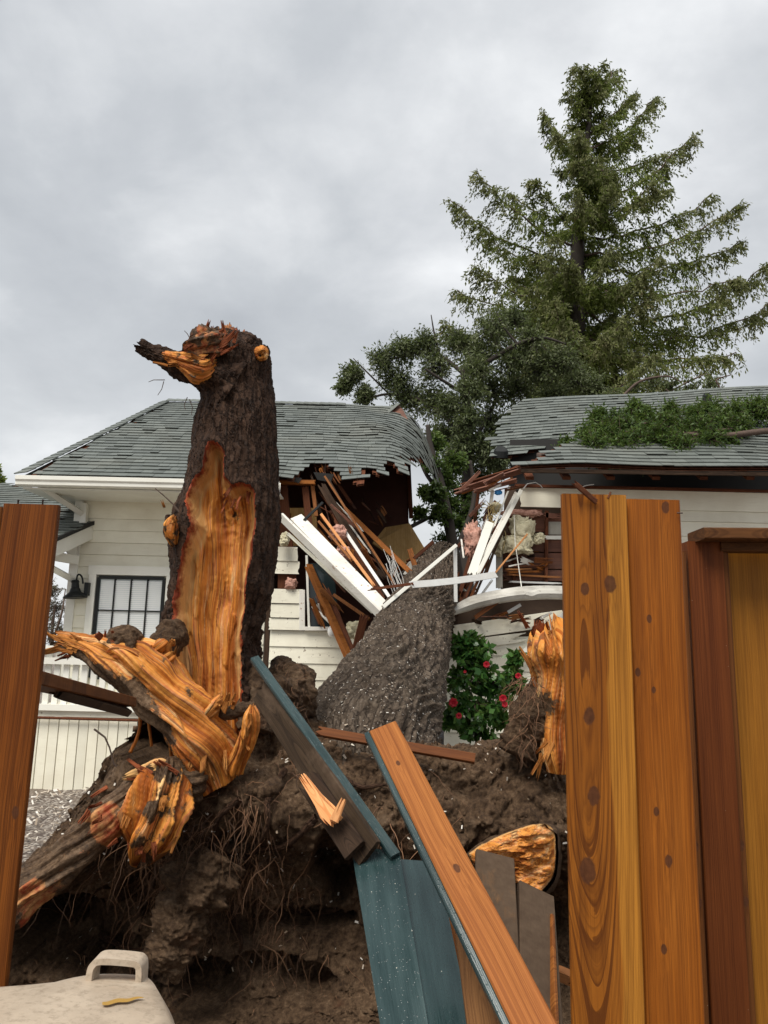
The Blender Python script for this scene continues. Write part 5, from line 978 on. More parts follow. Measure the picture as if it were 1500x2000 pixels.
wreck('trim_strip', 'longest white strip slanting over the cream insulation', ((932, 1122, 9.3), (1018, 957, 9.75)), .05, .02, TRIM, j0=.06)
wreck('trim_strip', 'second white strip just left of the longest slanting strip', ((926, 1122, 9.35), (1008, 962, 9.8)), .04, .02, SPLITTRIM, j0=.06)
wreck('trim_board', 'short wide white board leaning against the pink insulation', ((920, 1124, 9.3), (957, 1020, 9.6)), .105, .02, TRIM, j0=.05)
wreck('trim_strip', 'thin white stick pointing up at the right roof edge', ((956, 1052, 9.6), (996, 950, 9.8)), .022, .015, TRIM)
for i, (xa, ya, xb, yb, w_, m_, lab) in enumerate(((908, 1172, 964, 1030, .03, OLDLUM, 'dark red splinter left of the short wide white board'), (915, 1176, 975, 1040, .035, CEDARD, 'red brown splinter between the short white board and strips'), (922, 1176, 990, 1020, .03, DARKLUM, 'dark splinter behind the slanting white strips'), (900, 1190, 912, 1120, .06, OLDLUM, 'red broken post end at the right side of the trunk'), (930, 1176, 962, 1132, .03, SPLITTRIM, 'small white sliver above the crumpled gutter'), (898, 1160, 925, 1065, .05, OLDLUM, 'brown stud end beside the upright frame strip'), (960, 1170, 942, 1185, .02, RAWPINE, 'tiny pale sliver on the crumpled gutter'), (888, 1200, 935, 1150, .05, SHEATH, 'red brown torn board where gutter meets trunk'))):
    wreck('splinter', lab, ((xa, ya, 9.4 + .02 * i), (xb, yb, 9.7 + .02 * i)), w_, .02, m_, 'splinter', j0=.08, j1=.12, n=7)
wreck('wood_stick', 'orange stick lying across the crumpled gutter', ((925, 1208, 9.45), (996, 1158, 9.5)), .05, .03, CEDARD, cat='lumber', j0=.04)
wreck('wood_stick', 'small pale stick under the crumpled gutter', ((992, 1196, 9.6), (1017, 1181, 9.6)), .04, .012, ALU, cat='lumber')
wreck('wood_stick', 'thin pale stick slanting over the cream insulation toward the grey panel', ((968, 1118, 9.5), (1030, 1043, 9.7)), .022, .015, RAWPINE, cat='lumber')
wreck('diagonal_trim', 'white trim board slanting behind the camellia', ((1006, 1292, 9.85), (1112, 1190, 9.85)), .075, .02, TRIM, face=(-.2, -1, .2))
wreck('cement_panel', 'narrow grey panel with holes beside the red brown sheathing', ((975, 1150, 9.85), (975, 1046, 9.9)), .085, .015, DRYWALL, 'panel', j0=.03, j1=.1, n=7)
for i, (xa, ya, xb, yb) in enumerate(((988, 1122, 1096, 1128), (986, 1112, 1040, 1112), (988, 1118, 1060, 1116), (992, 1136, 1099, 1140))):
    wreck('splinter', ('long split lath along the foot of the red sheathing', 'short orange split lath on the red sheathing', 'middle orange split lath on the red sheathing', 'pale lath just above the crumpled gutter')[i], ((xa, ya, 9.93), (xb, yb, 9.93)), .025, .015, (LUMBER, RAWPINE, CEDAR, ALU)[i], 'splinter', j0=.08, j1=.15, n=7)
# crumpled gutter
def gutter():
    c = spline([(884, 1192, 9.35), (930, 1174, 9.45), (1000, 1160, 9.52), (1060, 1156, 9.6), (1110, 1157, 9.68)], 60); prof = .78 * np.array([(-.02, .10), (-.06, .085), (-.075, .03), (-.10, -.005), (-.11, -.06), (-.06, -.115), (.0, -.125), (.03, -.07), (.035, .06)]); k = len(prof); v = []
    for i, (a, b, Y) in enumerate(c):
        p = P(a, b, Y); s = min(1, .65 + i / 30); tw = -.22 + .3 * math.exp(-((i - 38) / 2) ** 2)
        for y, z in prof:
            y2, z2 = y * s, z * s; v.append((p.x, p.y + y2 * math.cos(tw) - z2 * math.sin(tw) + .02 * math.exp(-((i - 24) / 2.5) ** 2), p.z + z2 * math.cos(tw) + y2 * math.sin(tw) ))
    f = [(i * k + j, i * k + j + 1, (i + 1) * k + j + 1, (i + 1) * k + j) for i in range(len(c) - 1) for j in range(k - 1)]
    o = mk('crumpled_gutter', v, f, mat('dirty_gutter_paint', paint_fn((.56, .54, .49), (.22, .195, .16), .85, .5, .15, (.2, .17, .14))), None, smooth=False); md = o.modifiers.new('thick', 'SOLIDIFY'); md.thickness = .006
    tag(o, 'crumpled white gutter lying along the broken wall right of the trunk', 'gutter')
gutter()
def batt(label, px, py, Y, rx, ry, m, seed, ryz=.09, sq=.5, name='insulation_batt'):
    n = 40; u = np.linspace(0, np.pi, n); w_ = np.linspace(0, 2 * np.pi, n * 2, endpoint=False); U, W_ = np.meshgrid(u, w_, indexing='ij'); sg = lambda a: np.sign(a) * np.abs(a) ** sq
    d = np.stack([sg(np.sin(U) * np.cos(W_)), sg(np.sin(U) * np.sin(W_)), sg(np.cos(U))], -1).reshape(-1, 3); c = P(px, py, Y); R = np.array((px2m(rx, Y), ryz, px2m(ry, Y)))
    p = d * R; p = p * (1 + .30 * fbm(p, 10, 4, .6, seed)[:, None] + .16 * fbm(p, 34, 3, .6, seed + 1)[:, None]) + np.array(c)
    i = np.arange(n - 1); j = np.arange(2 * n); I, J = np.meshgrid(i, j, indexing='ij'); J2 = (J + 1) % (2 * n); f = np.stack([I * 2 * n + J, (I + 1) * 2 * n + J, (I + 1) * 2 * n + J2, I * 2 * n + J2], -1).reshape(-1, 4)
    return tag(mk(name, p, f, m, None, smooth=True), label, 'insulation')
batt('torn pink insulation clump under the right roof edge', 924, 1056, 9.75, 17, 36, PINK, 3, sq=.8)
batt('square cream insulation batt on the red brown sheathing', 1020, 1034, 9.85, 21, 24, CREAM, 4)
batt('lower cream insulation batt below the square one', 1010, 1064, 9.83, 27, 17, CREAM, 5)
batt('small cream insulation tuft right of the square batt', 1050, 1052, 9.87, 12, 10, CREAM, 6, sq=.8)
batt('yellowish insulation tuft behind the slanting white strips', 970, 1060, 9.8, 13, 22, CREAM, 7, sq=.8)
batt('pink insulation clump behind the upper white trim board', 660, 1042, 9.5, 17, 14, PINK, 8, sq=.8)
batt('small pink insulation strip touching the upper white trim board', 669, 1078, 9.3, 13, 14, PINK, 9, sq=.8)
batt('pink insulation tuft in the gap between old siding boards', 568, 1139, 10.05, 11, 11, PINK, 10, .06, .8)
batt('cream insulation tuft at the upper end of the trim boards', 556, 1054, 9.9, 9, 13, CREAM, 11, .08, .8)
batt('pale insulation wad behind the leaning studs', 692, 1232, 9.7, 18, 16, CREAM, 12, .1, .8)
batt('straw coloured insulation tuft below the right roof edge', 968, 992, 9.85, 13, 10, CREAM, 13, .06, .8)
batt('reddish insulation roll along the top of the exposed sheathing', 1020, 1003, 9.92, 36, 7, PINK, 14, .05, .9)
def globe():
    g = empty('lamp_globe', P(649, 1246, 9.75), 'round white lamp globe below the broken window', 'lamp'); v = []; c = P(649, 1233, 9.75); n = 14; m = MB()
    m.tube([c + Vector((0, 0, math.cos(math.pi * i / n) * -.075)) for i in range(n + 1)], [.004 + .058 * math.sin(math.pi * i / n) for i in range(n + 1)], 20); m.build('globe', GLOBE, g, True)
    m = MB(); m.tube([c + Vector((0, 0, .07)), c + Vector((0, 0, .085)), c + Vector((0, .03, .09))], [.02, .02, .012], 10); m.build('socket', BLACKM, g)
globe()
wr = MB(); rs = random.Random(4)
tg = MB()
for _ in range(9):
    pts = [P(962 + rs.gauss(0, 10), 985 + i * 14 + rs.gauss(0, 5), 9.72 + rs.random() * .05) for i in range(7)]; q = [Vector(p) for p in spline([tuple(p) for p in pts], 20)]; tg.tube(q, .0045, 4)
tag(tg.build('wire_tangle', WIRE), 'tangle of straw coloured wires hanging below the right roof edge', 'wires')
tg = MB()
for _ in range(14):
    a = (760 + rs.gauss(0, 6), 1090 + rs.gauss(0, 12)); q = [Vector(p) for p in spline([tuple(P(a[0] + i * 6 + rs.gauss(0, 2), a[1] + i * 20, 9.3 - .04 * i)) for i in range(5)], 12)]; tg.tube(q, .003, 4)
tag(tg.build('wire_tangle', ALU), 'spray of thin pale wires at the lower end of the grey pipe', 'wires')
tg = MB(); tg.tube([P(a, b, 9.5) for a, b in ((1022, 955), (1030, 945), (1046, 942), (1056, 948), (1060, 954))], .006, 6); tg.tube([P(a, b, 9.5) for a, b in ((1130, 953), (1145, 948), (1160, 946))], .006, 6)
tag(tg.build('cable', ALU), 'loop of pale cable in the open right eave', 'cable')
batt('crumpled bright blue scrap under the right roof edge', 973, 962, 9.6, 7, 5, BLUEP, 21, .04, .8, name='blue_scrap')['category'] = 'scrap'
tg = MB(); tg.tube([P(1004, 1005, 9.7), P(1006, 1060, 9.7), P(1017, 1135, 9.65), P(1019, 1150, 9.6)], .006, 6); tag(tg.build('cable', TRIM), 'thin white cable hanging in front of the cream insulation', 'cable')
# ---------------------------------------------------------------- deck railing and skirt at the left
dk = empty('deck_railing', (-4.2, 9.2, 0), 'white deck railing above vertical skirt boards beside the left fence board', 'railing')
YD = 9.2; x0, x1 = P(20, 1400, YD).x, P(330, 1400, YD).x
def hz(name, y0, y1, dy, t_, m=TRIM):
    za, zb_ = P(150, y1, YD).z, P(150, y0, YD).z; return box(name, x0, x1, YD + dy - t_, YD + dy, za, zb_, m, dk)
hz('top_rail', 1262, 1268, 0, .07); hz('rail', 1285, 1298, .0, .05); hz('rail', 1376, 1388, 0, .06); hz('beam', 1388, 1400, .03, .05, OLDSIDING)
tg = MB(); zz = P(150, 1402, YD).z; tg.tube([(x0, YD - .06, zz), (x1, YD - .06, zz - .01)], .016, 8); tg.build('pipe', OLDLUM, dk)
n = 17
for i in range(n):
    x = x0 + (i + .5) * (x1 - x0) / n; wv = (x1 - x0) / n
    box('baluster', x - wv * .33, x + wv * .33, YD + .005, YD + .035, P(150, 1377, YD).z, P(150, 1263, YD).z, TRIM, dk)
n = 16
for i in range(n):
    x = x0 + (i + .5) * (x1 - x0) / n; wv = (x1 - x0) / n; box('skirt_board', x - wv * .47, x + wv * .47, YD - .01 + .004 * (i % 2), YD + .02, -.05, P(150, 1405, YD).z, SIDING, dk, c=.004)
box('deck_floor', x0, x1, YD + .04, YD + 1.3, P(150, 1394, YD).z, P(150, 1386, YD).z, OLDSIDING, dk); box('skirt_backing', x0, x1, YD + .022, YD + .05, -.05, P(150, 1405, YD).z, FELT_SHADE, dk)
# ---------------------------------------------------------------- wall lamp
wl = empty('wall_lamp', P(166, 1150, 10.55), 'black gooseneck barn lamp on the wall beside the window', 'lamp'); YLm = 10.42
s = YLm / F; cpt = lambda a, b, Y=YLm: P(a, b, Y)
box('back_plate', cpt(162, 1150).x, cpt(170, 1150).x, 10.45, 10.56, cpt(166, 1162).z, cpt(166, 1137).z, BLACKM, wl)
m = MB(); m.tube([Vector(p) for p in spline([tuple(cpt(a, b)) for a, b in ((162, 1140), (161, 1130), (158, 1124), (154, 1122), (151, 1125), (149, 1135))], 24)], .012, 8); m.build('gooseneck', BLACKM, wl, True)
m = MB(); pr = ((1133, 6), (1137, 8), (1138, 7), (1148, 7.5), (1150, 9), (1156, 11), (1161, 17), (1165, 22), (1167, 23), (1168, 22), (1165, 20), (1158, 10)); m.tube([cpt(147, b) for b, r in pr], [r * s for b, r in pr], 28); m.build('shade', BLACKM, wl, False)

# broken laths, slats and rafter ends still nailed to the torn house
def brokenbits():
    rs = random.Random(77); mats_ = (OLDLUM, OLDLUM, CEDARD, LUMBER, DARKLUM, SPLITTRIM, CEDAR, SHEATH)
    zones = ((660, 1030, 30, 40, -52, 90, 9.6, 10.6, 26, 'broken_lath'), (700, 1110, 30, 34, -50, 80, 9.4, 10.3, 20, 'broken_lath'), (735, 1000, 40, 30, -60, 60, 10.6, 11.8, 10, 'broken_rafter'), (640, 1190, 24, 26, -62, 60, 9.6, 10.1, 12, 'broken_lath'), (935, 1090, 16, 34, 66, 70, 9.6, 9.95, 26, 'broken_lath'), (950, 1020, 18, 26, 60, 46, 9.7, 9.95, 14, 'broken_lath'), (1000, 1205, 60, 8, 12, 46, 9.75, 9.95, 12, 'broken_lath'), (960, 948, 36, 8, 22, 60, 9.5, 10.0, 12, 'splintered_roof_board'), (800, 1110, 26, 18, 40, 50, 10.4, 11.2, 10, 'broken_rafter'), (1040, 1100, 30, 14, 4, 60, 9.92, 9.97, 10, 'broken_lath'), (660, 925, 60, 8, -70, 26, 9.9, 10.2, 10, 'broken_rafter'), (900, 1140, 10, 24, 80, 50, 9.5, 9.8, 10, 'broken_lath'))
    for cx, cy, sx, sy, ang, L, ya, yb, n, nm in zones:
        for i in range(n):
            x, y = cx + rs.gauss(0, sx * .7), cy + rs.gauss(0, sy * .7); a = rad(ang + rs.gauss(0, 14)); l = L * rs.uniform(.35, 1.1); Y = rs.uniform(ya, yb)
            plank(nm, P(x - math.cos(a) * l / 2, y + math.sin(a) * l / 2, Y + rs.uniform(-.2, .2)), P(x + math.cos(a) * l / 2, y - math.sin(a) * l / 2, Y), rs.choice((.012, .02, .03, .045, .07)), rs.choice((.01, .018, .03)), rs.choice(mats_), house, face=(rs.uniform(-.5, .5), -.8, rs.uniform(-.5, .5)), j0=rs.choice((0, .05, .15)), j1=rs.choice((.05, .12, .25)), n=5, seed=rs.random())
    for x, y, w_, h_ in ((612, 922, 40, 20), (560, 930, 30, 14)):
        quadbox('torn_felt', [P(x, y, 9.95), P(x + w_, y + 4, 9.95), P(x + w_ - 6, y + h_, 9.97), P(x + 8, y + h_ - 5, 9.97)], .004, FELT_SHADE)
brokenbits()
# ---------------------------------------------------------------- plants
def leafquads(c, d, size, rs, asp=.45, bend=.25):
    """diamond leaves at c pointing along d: two triangles folded along the midrib (4 verts)"""
    n = len(c); L = size * rs.uniform(.6, 1.35, (n, 1)); sdv = np.cross(d, rs.normal(size=(n, 3))); sdv /= np.linalg.norm(sdv, axis=1)[:, None] + 1e-9; nn = np.cross(d, sdv)
    a = c; b = c + d * L * .5 + sdv * L * asp * .5 + nn * L * bend * .3; e = c + d * L; f = c + d * L * .5 - sdv * L * asp * .5 + nn * L * bend * .3
    v = np.stack([a, b, e, f], 1).reshape(-1, 3); return v, np.arange(4 * n).reshape(n, 4)
def norm(v): return v / (np.linalg.norm(v, axis=-1, keepdims=True) + 1e-9)
def wbranch(p0, p1, n, rs, sag=.12, jit=.03, arch=True):
    t_ = np.linspace(0, 1, n)[:, None]; p = p0 + (p1 - p0) * t_; L = np.linalg.norm(p1 - p0); p[:, 2] += (-sag * L * 4 * t_ * (1 - t_))[:, 0] + (0 if not arch else 0)
    p[1:-1] += rs.normal(size=(n - 2, 3)) * jit * L; return p
def redwood():
    rs = np.random.default_rng(17); YT = 30.; tr = empty('redwood_tree', (P(1130, 1200, YT).x, YT, 0), 'tall dark green conifer with layered branches rising behind the house', 'tree')
    tp = [(1128, 1420, .5), (1128, 900, .42), (1127, 700, .36), (1127, 520, .30), (1133, 400, .22), (1146, 280, .13), (1156, 180, .06), (1160, 128, .015)]
    tpts = spline([tuple(P(a, b, YT)) + (r,) for a, b, r in tp], 60); m = MB(); m.tube([Vector(q[:3]) for q in tpts], [max(q[3], .01) for q in tpts], 10); m.build('trunk', BARKT, tr, True)
    key = [(1138, 655, 1500, 592), (1150, 660, 1438, 688), (1150, 640, 1492, 520), (1140, 520, 1445, 470), (1140, 500, 1438, 402), (1140, 470, 1390, 378), (1148, 400, 1352, 266), (1150, 330, 1300, 300), (1150, 290, 1276, 196), (1150, 560, 1440, 545), (1140, 420, 1300, 370),
           (1120, 510, 880, 392), (1120, 480, 932, 336), (1125, 520, 955, 470), (1110, 600, 893, 566), (1110, 590, 928, 520), (1140, 340, 1064, 222), (1125, 430, 1000, 380), (1108, 680, 872, 634), (1120, 450, 1040, 350), (1140, 300, 1085, 260), (1125, 560, 1010, 560), (1120, 640, 960, 640),
           (1156, 210, 1118, 132), (1157, 200, 1198, 138), (1154, 260, 1230, 190), (1154, 250, 1110, 180), (1158, 170, 1140, 128), (1158, 165, 1178, 128), (1145, 320, 1240, 260), (1140, 380, 1200, 440), (1140, 610, 1330, 640), (1130, 720, 1300, 742), (1120, 740, 1000, 730), (1130, 700, 1240, 700), (1125, 720, 1060, 790), (1130, 730, 1190, 790)]
    br = []
    for a, b, c, d in key:
        p0, p1 = np.array(P(a, b, YT)), np.array(P(c, d, YT + rs.uniform(-2.0, 2.0))); br.append((p0, p1, .10 if abs(c - a) > 120 else .04))
    H0, H1 = P(1130, 800, YT).z, P(1160, 140, YT).z
    for i in range(115):      # branches towards and away from the viewer, and short inner ones
        f = rs.uniform(0, 1) ** 1.15; px, py = np.interp(f, [0, .25, .5, .75, 1], [1128, 1127, 1130, 1148, 1158]), np.interp(f, [0, 1], [790, 150]); p0 = np.array(P(px, py, YT)); L = (1 - f) ** .8 * 5.2 + .6; a = rs.uniform(0, 2 * np.pi); ca = math.cos(a)
        ln = L * rs.uniform(.45, 1) * (1 if abs(ca) < .7 else .55); p1 = p0 + np.array((ca, math.sin(a), rs.uniform(-.1, .3))) * ln; br.append((p0, p1, .10))
    bm = MB(); C = []; D = []; S = []; tipC = []
    for p0, p1, sag in br:
        n = 14; p = wbranch(p0, p1, n, rs, sag, .010); L = np.linalg.norm(p1 - p0); bm.tube([Vector(q) for q in p], [.018 + .055 * (L / 8) * (1 - i / n) for i in range(n)], 5)
        nt = int(L / .062); tpos = rs.uniform(.10, 1.02, nt) ** .85; tpos = np.clip(tpos, 0, 1); base = np.stack([np.interp(tpos, np.linspace(0, 1, n), p[:, k]) for k in range(3)], 1); ax = (p1 - p0) / L
        side = norm(np.cross(ax, (0, 0, 1.))); sg = rs.choice((-1, 1), (nt, 1)); tl = (.34 + .85 * np.sin(np.pi * np.clip(tpos * .85 + .1, 0, 1)) * min(1, L / 5))[:, None] * rs.uniform(.5, 1.25, (nt, 1)); dirs = norm(side * sg * rs.uniform(.2, 1, (nt, 1)) + ax * rs.uniform(.2, .9, (nt, 1)) + np.array((0, 0, 1)) * rs.uniform(-.9, .28, (nt, 1)))
        for k in range(24):
            s_ = rs.uniform(.05, 1, (nt, 1)); q = base + dirs * tl * s_ + np.array((0, 0, -1)) * (s_ ** 2) * tl * .55 + rs.normal(size=(nt, 3)) * .05; C.append(q); D.append(norm(dirs * .5 + rs.normal(size=(nt, 3)) * .55 + np.array((0, 0, -.75)))); tipC.append(tpos)
    bm.build('branches', TWIG, tr, True)['kind'] = 'stuff'
    C = np.vstack(C); D = np.vstack(D); T = np.concatenate(tipC); out = (T + rs.normal(size=len(T)) * .15 > .62)
    # dense inner mass low on the trunk
    for nm, sel, mt in (('foliage', ~out, RLEAF), ('outer_foliage', out, RTIP)):
        v, f = leafquads(C[sel], D[sel], .175, rs, .36); tag(mk(nm, v, f, mt, tr), kind='stuff')
redwood()
def clumptree(name, label, trunkpts, branches, clumps, Y, leaf, size, per, seed, cat='tree', tr_m=TWIG, twigs=True, asp=.5, droop=.3, zloc=0., kindcrown='foliage'):
    rs = np.random.default_rng(seed); b = trunkpts[0]; base = P(b[0], b[1], b[2] if len(b) > 3 else Y); tr = empty(name, (base.x, base.y, zloc), label, cat)
    m = MB(); pts = spline([tuple(P(a, c, Y)) + (r * Y / F,) for a, c, r in trunkpts], 40); m.tube([Vector(q[:3]) for q in pts], [max(q[3], .006) for q in pts], 9); m.build('trunk', tr_m, tr, True)
    for bb in branches:
        m = MB(); q = spline([tuple(P(a, c, Y + dy)) + (r * Y / F,) for a, c, dy, r in bb], 24); m.tube([Vector(x[:3]) for x in q], [max(x[3], .004) for x in q], 6); m.build('branch', tr_m, tr, True)
    C = []; D = []; tw = MB()
    for px, py, rp, dy in clumps:
        c = np.array(P(px, py, Y + dy)); R = rp * Y / F; nt = max(5, int(per * .085)); 
        for _ in range(nt):
            d = norm(rs.normal(size=3)); r0 = R * rs.uniform(.0, .5); r1 = R * rs.uniform(.55, 1.15); a = c + d * r0 * .6; e = c + d * r1 + np.array((0, 0, -.25 * R * rs.random())); e = e + rs.normal(size=3) * R * .15
            if twigs: tw.tube([Vector(a), Vector((a + e) / 2 + rs.normal(size=3) * R * .05), Vector(e)], [.006 * Y / 12, .004 * Y / 12, .002 * Y / 12], 3)
            k = 12; s_ = rs.uniform(.25, 1.05, (k, 1)); q = a + (e - a) * s_ + rs.normal(size=(k, 3)) * R * .09; C.append(q); D.append(norm((e - a)[None] * .4 / R + rs.normal(size=(k, 3)) * .7 + np.array((0, 0, -droop))))
    if twigs: tag(tw.build('twigs', tr_m, tr), kind='stuff')
    v, f = leafquads(np.vstack(C), np.vstack(D), size, rs, asp); tag(mk(kindcrown, v, f, leaf, tr), kind='stuff'); return tr
clumptree('loose_tree', 'ragged grey green tree seen through the gap behind the broken roof', [(912, 1330, 16), (912, 1000, 13), (916, 880, 11), (910, 760, 9), (902, 715, 5)],
    [[(908, 728, 0, 6), (950, 708, -.3, 5), (1010, 672, -.5, 4), (1060, 660, -.5, 3), (1105, 672, -.4, 2)], [(906, 730, 0, 5), (860, 695, .3, 4), (815, 688, .4, 3), (770, 700, .5, 2)], [(908, 770, 0, 4), (860, 740, -.3, 3), (830, 720, -.4, 2)], [(912, 860, 0, 5), (840, 790, .5, 4), (760, 770, .8, 3), (705, 785, 1, 2)], [(860, 700, .3, 3), (848, 650, .3, 2), (842, 615, .3, 1)], [(760, 770, .8, 2), (720, 730, .8, 2), (690, 700, .9, 1)], [(1010, 672, -.5, 3), (985, 640, -.5, 2), (970, 610, -.5, 1)], [(915, 880, 0, 5), (960, 800, .6, 4), (985, 740, .8, 3)]],
    [(690, 728, 26, .9), (672, 752, 20, 1), (712, 770, 26, 1), (745, 700, 34, .6), (775, 740, 42, .8), (790, 680, 34, .5), (830, 670, 36, .4), (850, 715, 44, .3), (800, 775, 44, .8), (850, 780, 46, .6), (895, 665, 34, .3), (935, 690, 44, 0), (960, 640, 40, -.3), (1000, 700, 46, -.2), (1040, 665, 42, -.3), (1060, 720, 48, 0), (1100, 700, 44, 0), (960, 760, 50, .5), (1010, 760, 46, .6), (1080, 770, 40, .8), (900, 840, 34, .5), (960, 830, 46, .8), (860, 850, 36, .4), (885, 900, 30, .3), (955, 895, 40, .4), (985, 870, 34, .6), (870, 940, 22, .2), (1120, 740, 40, .9), (1160, 755, 36, 1), (1000, 620, 34, .3), (930, 940, 30, .6), (918, 760, 34, -.6), (915, 815, 34, -.6), (905, 870, 34, -.5), (880, 790, 36, -.3), (945, 870, 36, -.4), (990, 830, 34, .2), (975, 900, 26, -.2), (930, 720, 34, -.5)], 17., MLEAF, .09, 1450, 23, tr_m=BARKT, asp=.4)
clumptree('leaning_tree', 'dark leaning trunk with sparse leaves in the gap beside the hanging shingles', [(905, 1180, 9), (880, 1040, 11), (858, 940, 10), (842, 880, 7), (835, 830, 4)], [[(862, 960, 0, 6), (835, 930, .2, 4), (815, 890, .3, 2)], [(890, 1080, 0, 6), (925, 980, .3, 5), (918, 900, .4, 4)], [(800, 1030, -.5, 4), (840, 1010, 0, 4), (866, 1000, 0, 5)]],
    [(845, 900, 24, 0), (868, 930, 28, .3), (830, 960, 16, .3), (880, 980, 28, .4), (820, 1000, 14, .2), (895, 1020, 26, .4), (905, 960, 26, .6), (870, 1060, 26, .4), (920, 1000, 22, .5), (775, 955, 10, 1.), (850, 860, 22, .2), (890, 900, 26, .3), (860, 1000, 24, -.2), (850, 960, 20, -.2)], 14., BLEAF, .075, 760, 29, tr_m=BARKT)
# broken-off limb lying on the right roof
clumptree('fallen_branch', 'leafy broken branch lying across the right hand roof', [(1050, 893, 9), (1110, 884, 8), (1200, 862, 7), (1320, 850, 5), (1430, 838, 3)], [[(1200, 862, 0, 4), (1250, 830, .1, 3), (1320, 815, .2, 2)], [(1320, 845, 0, 4), (1400, 852, -.1, 6), (1500, 842, -.1, 7), (1560, 845, 0, 6)]],
    [(1108, 870, 22, 0), (1145, 850, 30, .1), (1180, 845, 36, .1), (1140, 882, 24, -.1), (1195, 878, 34, -.1), (1230, 832, 38, .2), (1250, 868, 36, 0), (1290, 830, 38, .2), (1300, 868, 34, -.1), (1345, 845, 40, .1), (1385, 858, 38, -.1), (1405, 826, 34, .2), (1350, 810, 28, .5), (1430, 806, 30, .6), (1470, 796, 32, .7), (1500, 800, 34, .6), (1240, 795, 20, .6), (1170, 812, 22, .4), (1540, 800, 30, .5), (1418, 868, 26, 0), (1160, 868, 34, -.2), (1220, 858, 40, -.1), (1280, 850, 42, 0), (1330, 870, 34, -.25), (1380, 835, 42, .1), (1440, 830, 34, .2), (1200, 825, 30, .3), (1260, 815, 30, .4), (1310, 805, 28, .5), (1390, 800, 30, .5)], 10.1, BLEAF, .062, 1100, 37, asp=.36, cat='branch', zloc=4.5)
clumptree('ridge_sprig', 'thin leafy sprigs poking up over the right hand ridge', [(1215, 775, 3), (1250, 745, 2.6), (1300, 735, 2), (1330, 745, 1)], [[(1300, 770, .3, 2), (1345, 745, .3, 2), (1380, 730, .3, 1)], [(1385, 785, 0, 2.4), (1405, 760, 0, 2), (1400, 742, 0, 2), (1428, 732, 0, 1)], [(1345, 800, 0, 2), (1300, 760, 0, 1.5)]],
    [(1240, 752, 14, .2), (1275, 745, 20, .3), (1310, 748, 18, .3), (1355, 752, 22, .3), (1390, 748, 16, .2), (1330, 770, 20, 0), (1200, 770, 18, .3)], 13., MLEAF, .06, 260, 41, cat='branch', zloc=5.8)
clumptree('bare_bush', 'grey leafless bush between the left fence board and the house corner', [(100, 1290, 4), (102, 1230, 3), (108, 1180, 2)], [[(100, 1260, 0, 3), (85, 1200, .2, 2), (75, 1150, .3, 1)], [(100, 1260, 0, 3), (120, 1200, -.2, 2), (128, 1150, .1, 1)]], [(92, 1230, 44, 0), (110, 1190, 34, .2), (80, 1180, 34, .1), (120, 1235, 28, .1), (100, 1150, 22, 0)], 19., mat('grey_buds', leaf_fn([(0, (.06, .05, .04)), (1, (.25, .22, .19))])), .05, 700, 43, cat='bush')
clumptree('distant_tree', 'dark conifer edge at the far left above the low roof', [(-14, 1240, 8), (-14, 1000, 6), (-14, 900, 2)], [], [(-12, 920, 12, 0), (-8, 940, 13, 0), (-12, 960, 18, 0), (-20, 990, 24, 0), (-20, 1030, 28, 0), (-20, 1080, 28, 0)], 26., RLEAF, .2, 420, 47, tr_m=BARKT)
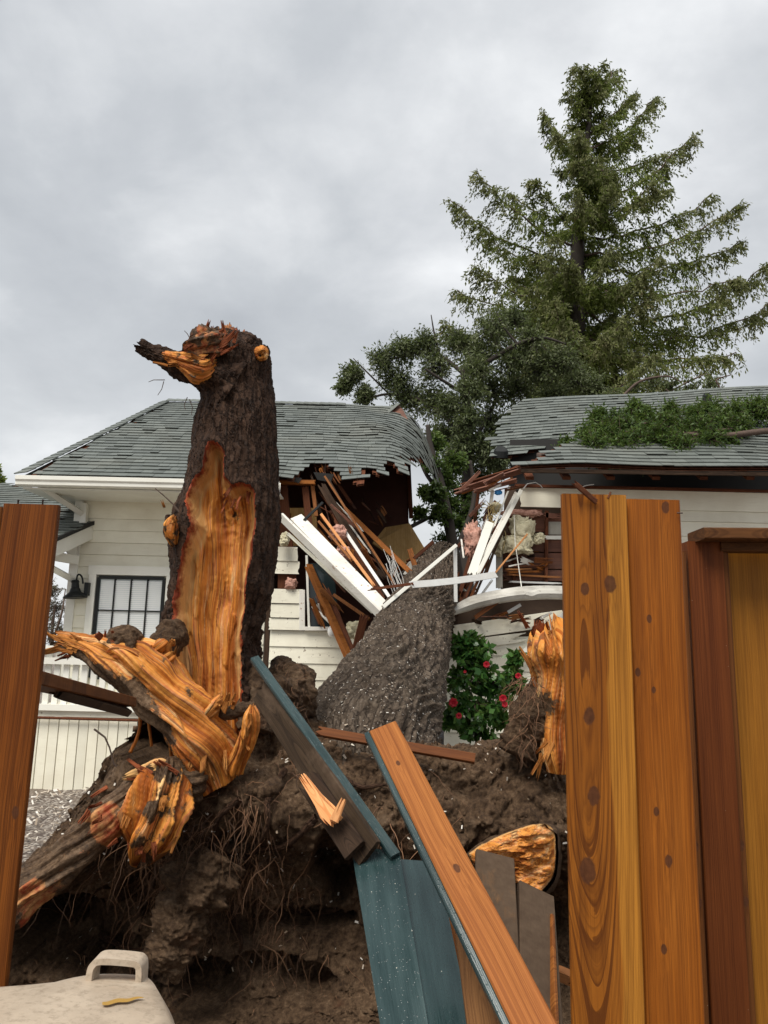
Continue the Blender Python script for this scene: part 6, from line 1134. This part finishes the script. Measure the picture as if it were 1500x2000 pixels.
def camellia():
    rs = np.random.default_rng(51); YB = 8.9; tr = clumptree('camellia_bush', 'small camellia bush with red flowers against the house wall', [(930, 1492, 8), (936, 1440, 7), (938, 1380, 5), (934, 1300, 3), (918, 1250, 1.5)], [[(936, 1430, 0, 4), (905, 1390, -.05, 3), (880, 1360, -.1, 2)], [(937, 1420, 0, 4), (965, 1380, -.05, 3), (1000, 1330, 0, 2), (1015, 1300, 0, 1)], [(936, 1370, 0, 3), (955, 1300, -.05, 2)]],
        [(918, 1248, 18, 0), (900, 1262, 20, 0), (940, 1262, 18, 0), (915, 1262, 20, 0), (905, 1290, 26, -.03), (935, 1290, 28, -.05), (895, 1325, 26, 0), (930, 1330, 34, -.1), (965, 1325, 28, -.05), (890, 1375, 26, -.05), (925, 1375, 36, -.12), (970, 1365, 34, -.1), (945, 1410, 34, -.1), (985, 1345, 22, 0), (1002, 1312, 16, 0), (1006, 1282, 10, 0), (875, 1405, 16, 0), (975, 1400, 20, 0), (912, 1425, 14, 0), (1010, 1335, 14, 0), (945, 1440, 16, 0)], YB, CLEAF, .088, 190, 53, cat='bush', asp=.62, droop=.25, zloc=.3)
    for px, py, r in ((885, 1372, 9), (950, 1298, 6.5), (982, 1364, 7.5), (986, 1376, 6), (896, 1398, 6), (1012, 1320, 6), (984, 1362, 5), (908, 1312, 3)):
        c = np.array(P(px, py, YB - .27)); R = r * YB / F; C = []; D = []
        fl_ = empty('flower', c) if False else None
        V = []; Fc = []; nb = 0
        for ring, (k, tilt, sc_) in enumerate(((7, .25, 1.), (6, .7, .85), (5, 1.2, .6))):
            for i in range(k):
                a = 2 * np.pi * i / k + ring * .4; rad_ = np.array((np.cos(a), 0, np.sin(a))); out = np.array((0, -1., 0)); d = norm(rad_ * np.cos(tilt) + out * np.sin(tilt)); s_ = norm(np.cross(d, out + .01)); L = R * sc_; 
                pts = [c + out * .2 * R * ring, c + d * L * .5 + s_ * L * .42 + out * .1 * R, c + d * L * .95 + s_ * L * .25, c + d * L, c + d * L * .95 - s_ * L * .25, c + d * L * .5 - s_ * L * .42 + out * .1 * R]; V += pts; Fc.append(tuple(range(nb, nb + 6))); nb += 6
        mk('flower', V, Fc, PETAL, tr)
camellia()
def grit():
    rs = np.random.default_rng(9); n = 2600; x = rs.uniform(-4.6, 2.5, n); y = rs.uniform(6.2, 9.1, n); c = np.stack([x, y, np.full(n, .0) + .012], 1); ry = sstep(8.2, 9.6, y) * sstep(-3.6, -2.2, x); c[:, 2] += ry * .38; nr = norm(np.array((0, -.3, 1.)) + rs.normal(size=(n, 3)) * .4); chips('bark_mulch', c, nr, .02, .07, None, 6)
grit()
bpy.data.objects['bark_mulch']['label'] = 'scattered bark mulch and pale chips on the ground'; bpy.data.objects['bark_mulch']['category'] = 'mulch'
